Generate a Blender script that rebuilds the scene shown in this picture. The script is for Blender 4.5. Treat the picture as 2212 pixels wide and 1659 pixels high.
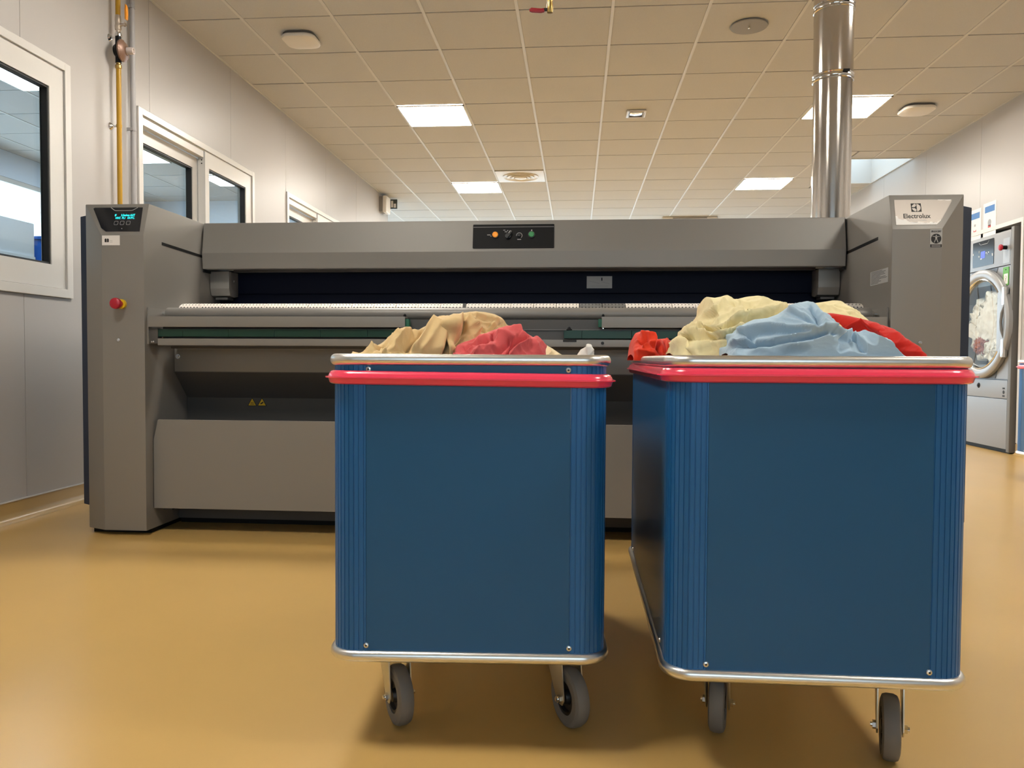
import bpy, bmesh, math, random
import numpy as np
from mathutils import Vector, Matrix

random.seed(7)
for _o in list(bpy.data.objects):
    bpy.data.objects.remove(_o, do_unlink=True)
SC = bpy.context.scene
COL = SC.collection
PI = math.pi

# ------------------------------------------------------------------ camera
F_PX, YAW, PITCH, ROLL, EYE = 1692.82, 0.0824122, 0.0327175, 0.0051664, 0.78
fwd = Vector((-math.sin(YAW) * math.cos(PITCH), math.cos(YAW) * math.cos(PITCH), -math.sin(PITCH)))
rgt = Vector((math.cos(YAW), math.sin(YAW), 0.0))
upv = rgt.cross(fwd)
r2 = math.cos(ROLL) * rgt + math.sin(ROLL) * upv
u2 = -math.sin(ROLL) * rgt + math.cos(ROLL) * upv
cam_d = bpy.data.cameras.new('camera')
cam_d.sensor_width = 36.0
cam_d.lens = F_PX / 2212 * 36.0
cam_d.clip_start = 0.05
cam = bpy.data.objects.new('camera', cam_d)
COL.objects.link(cam)
cam.matrix_world = Matrix(((r2.x, u2.x, -fwd.x, 0), (r2.y, u2.y, -fwd.y, 0), (r2.z, u2.z, -fwd.z, EYE), (0, 0, 0, 1)))
SC.camera = cam

# ------------------------------------------------------------------ world, exposure
world = bpy.data.worlds.new('sky')
SC.world = world
world.use_nodes = True
wn = world.node_tree
wn.nodes.clear()
wo = wn.nodes.new('ShaderNodeOutputWorld')
wb = wn.nodes.new('ShaderNodeBackground')
wb.inputs[0].default_value = (0.72, 0.86, 1.0, 1)
wb.inputs[1].default_value = 4.5
wn.links.new(wb.outputs[0], wo.inputs[0])
SC.view_settings.view_transform = 'Standard'
SC.view_settings.look = 'None'
SC.view_settings.exposure = 0.0
SC.view_settings.gamma = 1.0
SC.view_settings.use_curve_mapping = False
LED = 50.0             # radiance of the ceiling panels
LED_COL = (1.0, 0.95, 0.86)


def portal(name, loc, rot, sx, sy):
    d = bpy.data.lights.new(name, 'AREA')
    d.shape = 'RECTANGLE'
    d.size, d.size_y = sx, sy
    d.cycles.is_portal = True
    o = bpy.data.objects.new(name, d)
    COL.objects.link(o)
    o.location, o.rotation_euler = loc, rot
    return o


# light enters through the windows of the far zone, of the room next door and the skylight
portal('daylight_far', (-1.3, 14.55, 1.55), (-PI / 2, 0, 0), 9.0, 2.5)
portal('daylight_outer', (-6.1, 12.7, 1.55), (0, -PI / 2, 0), 2.5, 3.2)
portal('daylight_next_door', (-6.1, 7.0, 2.0), (0, -PI / 2, 0), 1.4, 6.4)
portal('fill_daylight_back', (0.5, -3.55, 1.75), (PI / 2, 0, 0), 3.4, 1.5)  # serves the added fill window behind the camera
portal('daylight_skylight', (3.29, 9.53, 3.36), (0, 0, 0), 0.66, 1.18)

# ------------------------------------------------------------------ materials
MATS = {}


def mat(name, col=(0.5, 0.5, 0.5), rough=0.5, metal=0.0, emit=None, estr=0.0, coat=0.0, bump=None, mottle=None,
        spec=0.5, sheen=0.0, aniso=None):
    """procedural principled material; bump=(scale, strength), mottle=(scale, amount)"""
    m = bpy.data.materials.new(name)
    m.use_nodes = True
    nt = m.node_tree
    b = nt.nodes['Principled BSDF']
    b.inputs['Base Color'].default_value = (*col, 1)
    b.inputs['Roughness'].default_value = rough
    b.inputs['Metallic'].default_value = metal
    b.inputs['Specular IOR Level'].default_value = spec
    b.inputs['Coat Weight'].default_value = coat
    b.inputs['Coat Roughness'].default_value = 0.1
    b.inputs['Sheen Weight'].default_value = sheen
    if emit:
        b.inputs['Emission Color'].default_value = (*emit, 1)
        b.inputs['Emission Strength'].default_value = estr
    tc = nt.nodes.new('ShaderNodeTexCoord')
    if mottle:
        n = nt.nodes.new('ShaderNodeTexNoise')
        n.inputs['Scale'].default_value = mottle[0]
        n.inputs['Detail'].default_value = 4
        nt.links.new(tc.outputs['Object'], n.inputs['Vector'])
        mr = nt.nodes.new('ShaderNodeMapRange')
        mr.inputs[1].default_value, mr.inputs[2].default_value = 0.3, 0.7
        mr.inputs[3].default_value, mr.inputs[4].default_value = 1 - mottle[1], 1 + mottle[1]
        nt.links.new(n.outputs[0], mr.inputs[0])
        mx = nt.nodes.new('ShaderNodeVectorMath')
        mx.operation = 'SCALE'
        mx.inputs[0].default_value = col
        nt.links.new(mr.outputs[0], mx.inputs['Scale'])
        nt.links.new(mx.outputs[0], b.inputs['Base Color'])
    if bump:
        n = nt.nodes.new('ShaderNodeTexNoise')
        n.inputs['Scale'].default_value = bump[0]
        n.inputs['Detail'].default_value = 3
        v = tc.outputs['Object']
        if aniso:
            mp = nt.nodes.new('ShaderNodeMapping')
            mp.inputs['Scale'].default_value = aniso
            nt.links.new(v, mp.inputs[0])
            v = mp.outputs[0]
        nt.links.new(v, n.inputs['Vector'])
        bp = nt.nodes.new('ShaderNodeBump')
        bp.inputs['Strength'].default_value = bump[1]
        bp.inputs['Distance'].default_value = 0.002
        nt.links.new(n.outputs[0], bp.inputs['Height'])
        nt.links.new(bp.outputs[0], b.inputs['Normal'])
    MATS[name] = m
    return m


def glass_mat(name, tint=(1, 1, 1), refl=1.0):
    m = bpy.data.materials.new(name)
    m.use_nodes = True
    nt = m.node_tree
    nt.nodes.clear()
    out = nt.nodes.new('ShaderNodeOutputMaterial')
    tr = nt.nodes.new('ShaderNodeBsdfTransparent')
    tr.inputs[0].default_value = (*tint, 1)
    gl = nt.nodes.new('ShaderNodeBsdfGlossy')
    gl.inputs['Roughness'].default_value = 0.01
    fr = nt.nodes.new('ShaderNodeFresnel')
    ge = nt.nodes.new('ShaderNodeNewGeometry')
    mr = nt.nodes.new('ShaderNodeMapRange')      # same reflectance at both faces of the thin pane
    mr.inputs[3].default_value, mr.inputs[4].default_value = 1.5, 1 / 1.5
    nt.links.new(ge.outputs['Backfacing'], mr.inputs[0])
    nt.links.new(mr.outputs[0], fr.inputs[0])
    ml = nt.nodes.new('ShaderNodeMath')
    ml.operation = 'MULTIPLY'
    ml.inputs[1].default_value = refl
    mx = nt.nodes.new('ShaderNodeMixShader')
    nt.links.new(fr.outputs[0], ml.inputs[0])
    nt.links.new(ml.outputs[0], mx.inputs[0])
    nt.links.new(tr.outputs[0], mx.inputs[1])
    nt.links.new(gl.outputs[0], mx.inputs[2])
    nt.links.new(mx.outputs[0], out.inputs[0])
    MATS[name] = m
    return m


mat('floor', (0.585, 0.37, 0.122), 0.28, coat=0.10, mottle=(1.3, 0.05), bump=(6, 0.03))
mat('cove', (0.46, 0.30, 0.11), 0.3)
mat('ceiling_tile', (0.53, 0.525, 0.52), 0.9, bump=(260, 0.25), mottle=(300, 0.05))
mat('ceiling_bar', (0.60, 0.59, 0.57), 0.5)
mat('wall', (0.43, 0.405, 0.385), 0.38, bump=(3, 0.02))
mat('wall_core', (0.30, 0.28, 0.26), 0.8)
mat('white_pvc', (0.62, 0.60, 0.57), 0.3)
mat('gasket', (0.012, 0.013, 0.015), 0.5)
glass_mat('pane_glass', (0.93, 0.97, 0.97))
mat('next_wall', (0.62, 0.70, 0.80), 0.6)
mat('machine', (0.240, 0.225, 0.208), 0.42, metal=0.25, bump=(900, 0.05))
mat('machine_dark', (0.085, 0.081, 0.078), 0.5, metal=0.2)
mat('navy', (0.004, 0.006, 0.018), 0.55, spec=0.15)
mat('side_navy', (0.020, 0.030, 0.055), 0.4)
mat('black', (0.006, 0.006, 0.007), 0.5, spec=0.2)
mat('black_gloss', (0.008, 0.009, 0.013), 0.12)
mat('plate_white', (0.78, 0.72, 0.66), 0.5)
mat('plate_grey', (0.16, 0.155, 0.15), 0.5)
mat('green_belt', (0.002, 0.036, 0.021), 0.4)
mat('green_belt_edge', (0.01, 0.12, 0.065), 0.4)
mat('label_white', (0.75, 0.72, 0.70), 0.5)
mat('label_grey', (0.42, 0.42, 0.42), 0.5)
mat('ink', (0.012, 0.012, 0.014), 0.6)
mat('ink_grey', (0.30, 0.30, 0.31), 0.6)
mat('badge', (0.34, 0.30, 0.265), 0.35, metal=0.3)
mat('torn_film', (0.92, 0.90, 0.88), 0.4)
mat('red_button', (0.42, 0.008, 0.025), 0.35)
mat('yellow_ring', (0.75, 0.50, 0.02), 0.4)
mat('orange_button', (0.85, 0.30, 0.01), 0.35, emit=(1.0, 0.35, 0.02), estr=0.25)
mat('orange_centre', (0.85, 0.16, 0.01), 0.35)
mat('green_button', (0.04, 0.28, 0.10), 0.35)
mat('cyan_led', (0, 0.1, 0.1), 0.5, emit=(0.02, 0.85, 0.85), estr=1.6)
mat('warn_yellow', (0.72, 0.45, 0.01), 0.5)
mat('chrome', (0.75, 0.75, 0.75), 0.15, metal=1.0)
mat('zinc', (0.62, 0.60, 0.52), 0.33, metal=1.0)
mat('stainless', (0.66, 0.63, 0.60), 0.13, metal=1.0, bump=(2.5, 0.25), aniso=(1, 1, 0.25))
mat('aluminium', (0.80, 0.79, 0.76), 0.32, metal=1.0, bump=(40, 0.06))
mat('trolley_blue', (0.014, 0.098, 0.235), 0.36, coat=0.05, spec=0.35, bump=(5, 0.02))
mat('trolley_corner', (0.015, 0.125, 0.340), 0.35, metal=0.2)
mat('bumper', (0.95, 0.055, 0.12), 0.22, coat=0.6, bump=(7, 0.02))
mat('rubber', (0.175, 0.165, 0.155), 0.65, bump=(300, 0.05))
mat('hub_black', (0.010, 0.010, 0.010), 0.45)
mat('gas_yellow', (0.44, 0.24, 0.006), 0.35)
mat('gas_orange', (0.80, 0.30, 0.02), 0.4)
mat('brass', (0.45, 0.30, 0.10), 0.3, metal=1.0)
mat('nickel', (0.62, 0.55, 0.48), 0.25, metal=1.0)
mat('regulator', (0.22, 0.125, 0.085), 0.4, metal=0.3)
mat('regulator_cap', (0.60, 0.52, 0.48), 0.3)
mat('conduit', (0.36, 0.35, 0.35), 0.45)
mat('valve_red', (0.28, 0.008, 0.012), 0.35)
mat('vent_grey', (0.26, 0.245, 0.23), 0.6)
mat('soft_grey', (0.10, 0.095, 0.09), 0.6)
mat('white_plastic', (0.72, 0.68, 0.62), 0.4)
mat('lamp_reflector', (0.75, 0.75, 0.75), 0.08, metal=1.0, bump=(30, 0.8))
mat('led_panel', (0.9, 0.9, 0.9), 0.5, emit=LED_COL, estr=LED)
mat('led_next', (0.9, 0.9, 0.9), 0.5, emit=(0.76, 0.87, 1.0), estr=LED * 0.45)
mat('paper', (0.76, 0.72, 0.67), 0.6)
mat('paper_blue', (0.05, 0.17, 0.42), 0.6)
mat('print_red', (0.45, 0.06, 0.05), 0.6)
mat('dryer', (0.30, 0.30, 0.305), 0.4, metal=0.3)
mat('dryer_ring', (0.36, 0.36, 0.365), 0.35, metal=0.3)
mat('dryer_dark', (0.085, 0.10, 0.125), 0.4)
mat('dryer_frame', (0.17, 0.165, 0.16), 0.45)
mat('drum', (0.35, 0.31, 0.26), 0.4, metal=0.6)
glass_mat('dryer_glass', (0.90, 0.92, 0.90), 0.5)
mat('screen_blue', (0.02, 0.03, 0.3), 0.4, emit=(0.08, 0.12, 1.0), estr=1.2)
mat('tag_green', (0.10, 0.36, 0.05), 0.5)
mat('locker_white', (0.72, 0.76, 0.80), 0.4)
mat('locker_blue', (0.02, 0.14, 0.55), 0.4)
mat('sign_green', (0.05, 0.06, 0.055), 0.4)


def fabric(name, col):
    mat(name, col, 0.85, bump=(62, 0.25), mottle=(9, 0.05), sheen=0.15, spec=0.2, aniso=(1.0, 1.0, 2.2))


fabric('fabric_beige', (0.66, 0.47, 0.23))
fabric('fabric_coral', (0.62, 0.095, 0.095))
fabric('fabric_cream', (0.76, 0.66, 0.37))
fabric('fabric_pale', (0.74, 0.60, 0.36))
fabric('fabric_white', (0.68, 0.65, 0.60))
fabric('fabric_blue', (0.40, 0.53, 0.64))
fabric('fabric_red', (0.56, 0.016, 0.008))
fabric('fabric_orange', (0.72, 0.045, 0.014))
fabric('fabric_rust', (0.30, 0.085, 0.04))

# ------------------------------------------------------------------ mesh helpers


def box(bm, x0, x1, y0, y1, z0, z1, mi=0):
    v = [bm.verts.new(p) for p in ((x0, y0, z0), (x1, y0, z0), (x1, y1, z0), (x0, y1, z0),
                                   (x0, y0, z1), (x1, y0, z1), (x1, y1, z1), (x0, y1, z1))]
    for q in ((3, 2, 1, 0), (4, 5, 6, 7), (0, 1, 5, 4), (1, 2, 6, 5), (2, 3, 7, 6), (3, 0, 4, 7)):
        f = bm.faces.new([v[i] for i in q])
        f.material_index = mi


def prism(bm, poly, axis, a0, a1, mi=0):
    """poly in the two other axes (in xyz order), extruded along axis"""
    def P(p, a):
        return {'x': (a, p[0], p[1]), 'y': (p[0], a, p[1]), 'z': (p[0], p[1], a)}[axis]
    A = [bm.verts.new(P(p, a0)) for p in poly]
    Bv = [bm.verts.new(P(p, a1)) for p in poly]
    n = len(poly)
    fs = [bm.faces.new(A), bm.faces.new(Bv[::-1])]
    for i in range(n):
        fs.append(bm.faces.new((A[i], Bv[i], Bv[(i + 1) % n], A[(i + 1) % n])))
    for f in fs:
        f.material_index = mi


def cyl(bm, p0, p1, r0, r1=None, n=24, caps=True, mi=0):
    p0, p1 = Vector(p0), Vector(p1)
    r1 = r0 if r1 is None else r1
    d = (p1 - p0).normalized()
    a = d.orthogonal().normalized()
    b = d.cross(a)
    A, Bv = [], []
    for i in range(n):
        t = 2 * PI * i / n
        e = a * math.cos(t) + b * math.sin(t)
        A.append(bm.verts.new(p0 + e * r0))
        Bv.append(bm.verts.new(p1 + e * r1))
    for i in range(n):
        f = bm.faces.new((A[i], A[(i + 1) % n], Bv[(i + 1) % n], Bv[i]))
        f.material_index = mi
    if caps:
        bm.faces.new(A[::-1]).material_index = mi
        bm.faces.new(Bv).material_index = mi


def lathe(bm, prof, org, axis, n=32, mi=0):
    """prof = [(r, h)...] revolved about axis through org"""
    org, d = Vector(org), Vector(axis).normalized()
    a = d.orthogonal().normalized()
    b = d.cross(a)
    rings = []
    for r, h in prof:
        if r < 1e-6:
            rings.append([bm.verts.new(org + d * h)])
        else:
            rings.append([bm.verts.new(org + d * h + (a * math.cos(2 * PI * i / n) + b * math.sin(2 * PI * i / n)) * r)
                          for i in range(n)])
    for A, Bv in zip(rings, rings[1:]):
        for i in range(n):
            j = (i + 1) % n
            if len(A) == 1 and len(Bv) == 1:
                continue
            if len(A) == 1:
                f = bm.faces.new((A[0], Bv[j], Bv[i]))
            elif len(Bv) == 1:
                f = bm.faces.new((A[i], A[j], Bv[0]))
            else:
                f = bm.faces.new((A[i], A[j], Bv[j], Bv[i]))
            f.material_index = mi


def tube(bm, pts, r, n=12, mi=0):
    pts = [Vector(p) for p in pts]
    rings = []
    for i, p in enumerate(pts):
        d = (pts[min(i + 1, len(pts) - 1)] - pts[max(i - 1, 0)]).normalized()
        a = d.cross(Vector((0.13, 0.7, 0.7))).normalized()
        b = d.cross(a)
        rings.append([bm.verts.new(p + (a * math.cos(2 * PI * k / n) + b * math.sin(2 * PI * k / n)) * r) for k in range(n)])
    for A, Bv in zip(rings, rings[1:]):
        for k in range(n):
            bm.faces.new((A[k], A[(k + 1) % n], Bv[(k + 1) % n], Bv[k])).material_index = mi
    bm.faces.new(rings[0][::-1]).material_index = mi
    bm.faces.new(rings[-1]).material_index = mi


def rrect(w, l, r, seg=8):
    """rounded rectangle outline, centred, counter-clockwise, with outward normals"""
    out = []
    for cx, cy, a0 in ((w / 2 - r, -l / 2 + r, -PI / 2), (w / 2 - r, l / 2 - r, 0), (-w / 2 + r, l / 2 - r, PI / 2), (-w / 2 + r, -l / 2 + r, PI)):
        for i in range(seg + 1):
            t = a0 + PI / 2 * i / seg
            out.append(((cx + r * math.cos(t), cy + r * math.sin(t)), (math.cos(t), math.sin(t))))
    return out


def ring_sweep(bm, outline, prof, z, tilt=0.0, mi=0):
    """sweep closed profile [(out, up)...] along a closed outline"""
    rings = []
    for (p, nrm) in outline:
        rings.append([bm.verts.new((p[0] + nrm[0] * o, p[1] + nrm[1] * o, z + h - tilt * p[0])) for o, h in prof])
    n, m = len(rings), len(prof)
    for i in range(n):
        A, Bv = rings[i], rings[(i + 1) % n]
        for k in range(m):
            bm.faces.new((A[k], Bv[k], Bv[(k + 1) % m], A[(k + 1) % m])).material_index = mi


def obj(name, bm, m, parent=None, bevel=0.0, smooth=30, M=None, seg=2, kind=None):
    """link a bmesh as ONE mesh object; m is a material name or a list of them"""
    bmesh.ops.remove_doubles(bm, verts=bm.verts, dist=1e-6)
    if bevel:
        es = [e for e in bm.edges if len(e.link_faces) == 2 and e.calc_face_angle(0) > 0.5]
        bmesh.ops.bevel(bm, geom=es, offset=bevel, segments=seg, profile=0.7, affect='EDGES', clamp_overlap=True)
    bmesh.ops.recalc_face_normals(bm, faces=bm.faces)
    me = bpy.data.meshes.new(name)
    bm.to_mesh(me)
    bm.free()
    if M is not None:
        me.transform(M)
    for k in ([m] if isinstance(m, str) else m):
        me.materials.append(MATS[k])
    if smooth:
        me.polygons.foreach_set('use_smooth', [True] * len(me.polygons))
        me.set_sharp_from_angle(angle=math.radians(smooth))
    o = bpy.data.objects.new(name, me)
    COL.objects.link(o)
    adopt(o, parent)
    if kind:
        o['kind'] = kind
    return o


def adopt(o, parent):
    if parent is not None:
        o.parent = parent
        q = parent
        T = Matrix.Identity(4)
        while q is not None:
            T = q.matrix_basis @ T if q.parent is None else q.matrix_parent_inverse @ q.matrix_basis @ T
            q = q.parent
        o.matrix_parent_inverse = T.inverted()


def tag(o, label, cat=None, group=None, kind=None):
    o['label'] = label
    if cat:
        o['category'] = cat
    if group:
        o['group'] = group
    if kind:
        o['kind'] = kind
    return o


def thing(name, label, cat, loc=(0, 0, 0), group=None, kind=None):
    o = bpy.data.objects.new(name, None)
    COL.objects.link(o)
    o.location = loc
    o.empty_display_size = 0.1
    return tag(o, label, cat, group, kind)


def copy_tree(o, parent=None):
    c = o.copy()
    COL.objects.link(c)
    c.parent = parent
    for ch in list(o.children):
        copy_tree(ch, c)
    return c


def bx(name, m, parent, x0, x1, y0, y1, z0, z1, bevel=0.0, **k):
    bm = bmesh.new()
    box(bm, x0, x1, y0, y1, z0, z1)
    return obj(name, bm, m, parent, bevel, **k)


def poly_plate(name, m, parent, pts, t, M, bevel=0.0):
    """flat plate: outline in local xy, thickness t along +z, placed by matrix M"""
    bm = bmesh.new()
    prism(bm, pts, 'z', 0, t)
    return obj(name, bm, m, parent, bevel, M=M, smooth=0)


def text(name, s, size, m, parent, M, bold=0.0, t=0.0004, align='CENTER', sx=1.0):
    c = bpy.data.curves.new(name, 'FONT')
    c.body = s
    c.size = size
    c.align_x = align
    c.align_y = 'CENTER'
    c.offset = bold
    c.extrude = t
    c.resolution_u = 3
    tmp = bpy.data.objects.new('tmp', c)
    COL.objects.link(tmp)
    dg = bpy.context.evaluated_depsgraph_get()
    me = bpy.data.meshes.new_from_object(tmp.evaluated_get(dg))
    bpy.data.objects.remove(tmp, do_unlink=True)
    bpy.data.curves.remove(c)
    me.transform(M @ Matrix.Diagonal((sx, 1, 1, 1)))
    me.materials.clear()
    me.materials.append(MATS[m])
    o = bpy.data.objects.new(name, me)
    COL.objects.link(o)
    adopt(o, parent)
    return o


def frame_front(x, y, z):
    """local x right, local y up, local z towards the camera side (-Y)"""
    return Matrix(((1, 0, 0, x), (0, 0, -1, y), (0, 1, 0, z), (0, 0, 0, 1)))


def circle_pts(r, n=28, cx=0, cy=0):
    return [(cx + r * math.cos(2 * PI * i / n), cy + r * math.sin(2 * PI * i / n)) for i in range(n)]


def rect_pts(w, h, cx=0, cy=0, r=0.0, seg=4):
    if not r:
        return [(cx - w / 2, cy - h / 2), (cx + w / 2, cy - h / 2), (cx + w / 2, cy + h / 2), (cx - w / 2, cy + h / 2)]
    return [(cx + p[0], cy + p[1]) for p, _ in rrect(w, h, r, seg)]

# ================================================================== the room
XL, XR, YB, YF, HC = -2.65, 3.635, -3.6, 14.6, 2.98
XO, YE = -6.13, 10.85            # outer wall of the room next door, end of the partition

tag(bx('floor', 'floor', None, XO - 0.1, XR + 0.9, YB - 0.1, YF + 0.1, -0.06, 0.0, smooth=0),
    'glossy ochre yellow resin floor of the laundry room', 'floor', kind='structure')


def slab(bm, u0, u1, v0, v1, w0, w1, holes, axis='x'):
    """box u (along wall) x v (height) x w (thickness) minus rectangular holes; axis = thickness axis"""
    us = sorted({u0, u1} | {min(max(h[i], u0), u1) for h in holes for i in (0, 1)})
    for a, b in zip(us, us[1:]):
        if b - a < 1e-5:
            continue
        c = (a + b) / 2
        cut = sorted((max(h[2], v0), min(h[3], v1)) for h in holes if h[0] < c < h[1] and h[2] < v1 and h[3] > v0)
        z = v0
        for q0, q1 in cut + [(v1, v1)]:
            if q0 - z > 1e-5:
                if axis == 'x':
                    box(bm, w0, w1, a, b, z, q0)
                elif axis == 'y':
                    box(bm, a, b, w0, w1, z, q0)
                else:
                    box(bm, a, b, z, q0, w0, w1)
            z = max(z, q1)


# --- ceiling: mineral tiles in a metal grid
GX0, GY0, GS = -1.593, 5.0155, 0.6
SKY = (2.95, 3.62, 8.93, 10.13)
bm = bmesh.new()
slab(bm, XO - 0.1, XR + 0.9, YB - 0.1, YF + 0.1, 3.0, 3.1, [(SKY[0] - 0.013, SKY[1] + 0.013, SKY[2] - 0.013, SKY[3] + 0.013)], 'z')
ceiling = tag(obj('ceiling', bm, 'wall_core', None, smooth=0), 'suspended ceiling of square mineral tiles in a metal grid',
              'ceiling', kind='structure')
bm = bmesh.new()
slab(bm, XO, XR, YB, GY0 - GS + 0.0, 2.98, 2.998, [(XL - 0.1, XL, YB, YE)], 'z')
obj('front_ceiling_board', bm, 'ceiling_tile', ceiling, smooth=0)

LIGHT_CELLS = {(0, 3), (6, 3), (0, 8), (6, 8), (0, 13), (6, 13)}
NEXT_LIGHTS = {(-5, 1), (-6, 5), (-5, 7)}
tile_mesh = {}
G = 0.010


def tile(x0, x1, y0, y1):
    w, l = round(x1 - x0 - 2 * G, 3), round(y1 - y0 - 0.012, 3)
    if (w, l) in tile_mesh:
        o = tile_mesh[(w, l)].copy()
        COL.objects.link(o)
    else:
        bm = bmesh.new()
        box(bm, -w / 2, w / 2, -l / 2, l / 2, 0.002, 0.016)
        o = obj('ceiling_tile', bm, 'ceiling_tile', None, 0.0012, smooth=0, seg=1)
        o.parent = ceiling
        tile_mesh[(w, l)] = o
    o.location = ((x0 + x1) / 2, (y0 + y1) / 2, 2.98 + random.uniform(-0.0008, 0.0008))
    return o


rows = range(-1, 16)
for j in rows:
    y0, y1 = GY0 + GS * j, min(GY0 + GS * (j + 1), YF)
    ks = list(range(-2, 9)) + (list(range(-5, -2)) if y0 > YE - 0.1 else [])
    for k in ks:
        x0, x1 = GX0 + GS * k, GX0 + GS * (k + 1)
        if y0 < YE - 0.1:
            x0 = max(x0, XL)
        x1 = min(x1, XR)
        if (k, j) in LIGHT_CELLS:
            continue
        if k in (7, 8) and j in (6, 7, 8):
            if k == 7:
                tile(x0, SKY[0], y0, y1)
            a = max(x0, SKY[0])
            if j == 6:
                tile(a, x1, y0, SKY[2])
            elif j == 8:
                tile(a, x1, SKY[3], y1)
            continue
        tile(x0, x1, y0, y1)
for j in range(-1, 10):
    for k in range(-8, -2):
        x0, x1 = max(GX0 + GS * k, XO), min(GX0 + GS * (k + 1), XL - 0.1)
        if (k, j) in NEXT_LIGHTS or x1 - x0 < 0.1:
            continue
        tile(x0, x1, GY0 + GS * j, min(GY0 + GS * (j + 1), YE - 0.1))


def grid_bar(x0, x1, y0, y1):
    main = y1 - y0 > x1 - x0        # main runners sit proud; deep cross bars take dark grey as painted joint shadow
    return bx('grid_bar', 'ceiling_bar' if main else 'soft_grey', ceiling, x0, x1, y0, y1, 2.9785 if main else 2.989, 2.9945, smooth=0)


ytop = GY0 - GS
for k in range(-7, 10):
    x = GX0 + GS * k
    if x < XL - 0.1:
        grid_bar(x - G, x + G, ytop, YE - 0.1)
        if k >= -5:
            grid_bar(x - G, x + G, YE, YF)
    elif x < XL + 0.05:
        grid_bar(x - G, x + G, YE, YF)
    elif x < XR - 0.05:
        if SKY[0] < x < SKY[1]:
            grid_bar(x - G, x + G, ytop, SKY[2])
            grid_bar(x - G, x + G, SKY[3], YF)
        else:
            grid_bar(x - G, x + G, ytop, YF)
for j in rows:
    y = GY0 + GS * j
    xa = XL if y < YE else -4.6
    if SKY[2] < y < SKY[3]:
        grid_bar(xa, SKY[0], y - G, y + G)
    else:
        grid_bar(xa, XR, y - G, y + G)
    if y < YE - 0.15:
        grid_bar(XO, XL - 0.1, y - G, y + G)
# wall angles along the ceiling
grid_bar(XL, XL + 0.016, ytop, YE)
grid_bar(XR - 0.016, XR, ytop, YF)

# --- walls
WIN = [(2.22, 3.925), (4.56, 6.265), (6.99, 8.695)]
WZ0, WZ1 = 1.08, 2.287
wall_left = thing('wall_left', 'off-white sandwich panel wall with sliding windows on the left', 'wall', (XL, 3, 0), kind='structure')
holes = [(a + 0.02, b - 0.02, WZ0 + 0.02, WZ1 - 0.02) for a, b in WIN]
joints = [2.43, 3.57, 4.705, 5.85, 6.985, 8.13, 9.27, 10.41]
edges = [YB] + joints + [YE]
for a, b in zip(edges, edges[1:]):
    bm = bmesh.new()
    slab(bm, a + 0.0015, b - 0.0015, 0, HC, XL - 0.1, XL, holes)
    obj('wall_panel', bm, 'wall', wall_left, smooth=0)
for q in joints:
    bm = bmesh.new()
    slab(bm, q - 0.002, q + 0.002, 0, HC, XL - 0.09, XL - 0.004, holes)
    obj('panel_joint', bm, 'wall_core', wall_left, smooth=0)

wall_right = thing('wall_right', 'off-white sandwich panel wall on the right holding the dryer', 'wall', (XR, 6, 0), kind='structure')
DR = (6.80, 7.98, 0.0, 1.925)
holes = [DR]
joints = [1.81, 2.945, 4.08, 5.22, 6.355, 7.49, 8.62, 9.755, 10.89, 12.03, 13.16]
edges = [YB] + joints + [YF]
for a, b in zip(edges, edges[1:]):
    bm = bmesh.new()
    slab(bm, a + 0.0015, b - 0.0015, 0, HC, XR, XR + 0.1, holes)
    obj('wall_panel', bm, 'wall', wall_right, smooth=0)
for q in joints:
    bm = bmesh.new()
    slab(bm, q - 0.002, q + 0.002, 0, HC, XR + 0.004, XR + 0.09, holes)
    obj('panel_joint', bm, 'wall_core', wall_right, smooth=0)
tag(bx('wall_service', 'wall', None, XR + 0.8, XR + 0.9, YB, YF, 0, HC, smooth=0), 'plain wall of the service space behind the dryer', 'wall', kind='structure')
bm = bmesh.new()
slab(bm, XL - 0.1, XR + 0.9, 0, HC, YB - 0.1, YB, [(-1.2, 2.2, 1.0, 2.5)], 'y')
tag(obj('wall_back', bm, 'wall', None, smooth=0), 'plain off-white wall behind the camera', 'wall', kind='structure')
bm = bmesh.new()
slab(bm, XO - 0.1, XR + 0.9, 0, HC, YF, YF + 0.1, [(-5.8, 3.2, 0.3, 2.8)], 'y')
tag(obj('wall_far', bm, 'wall', None, smooth=0), 'far end wall with a wide window', 'wall', kind='structure')
bm = bmesh.new()
slab(bm, 0.4, YF, 0, HC, XO - 0.1, XO, [(3.8, 10.2, 1.3, 2.7), (11.1, 14.3, 0.3, 2.8)], 'x')
tag(obj('wall_outer', bm, 'next_wall', None, smooth=0), 'outer wall with windows beyond the room next door', 'wall', kind='structure')
tag(bx('wall_next_end', 'next_wall', None, XO, XL - 0.1, YE - 0.1, YE, 0, HC, smooth=0), 'end wall of the room next door', 'wall', kind='structure')
tag(bx('wall_next_near', 'next_wall', None, XO, XL - 0.1, 0.4, 0.5, 0, HC, smooth=0), 'near wall of the room next door', 'wall', kind='structure')

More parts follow.
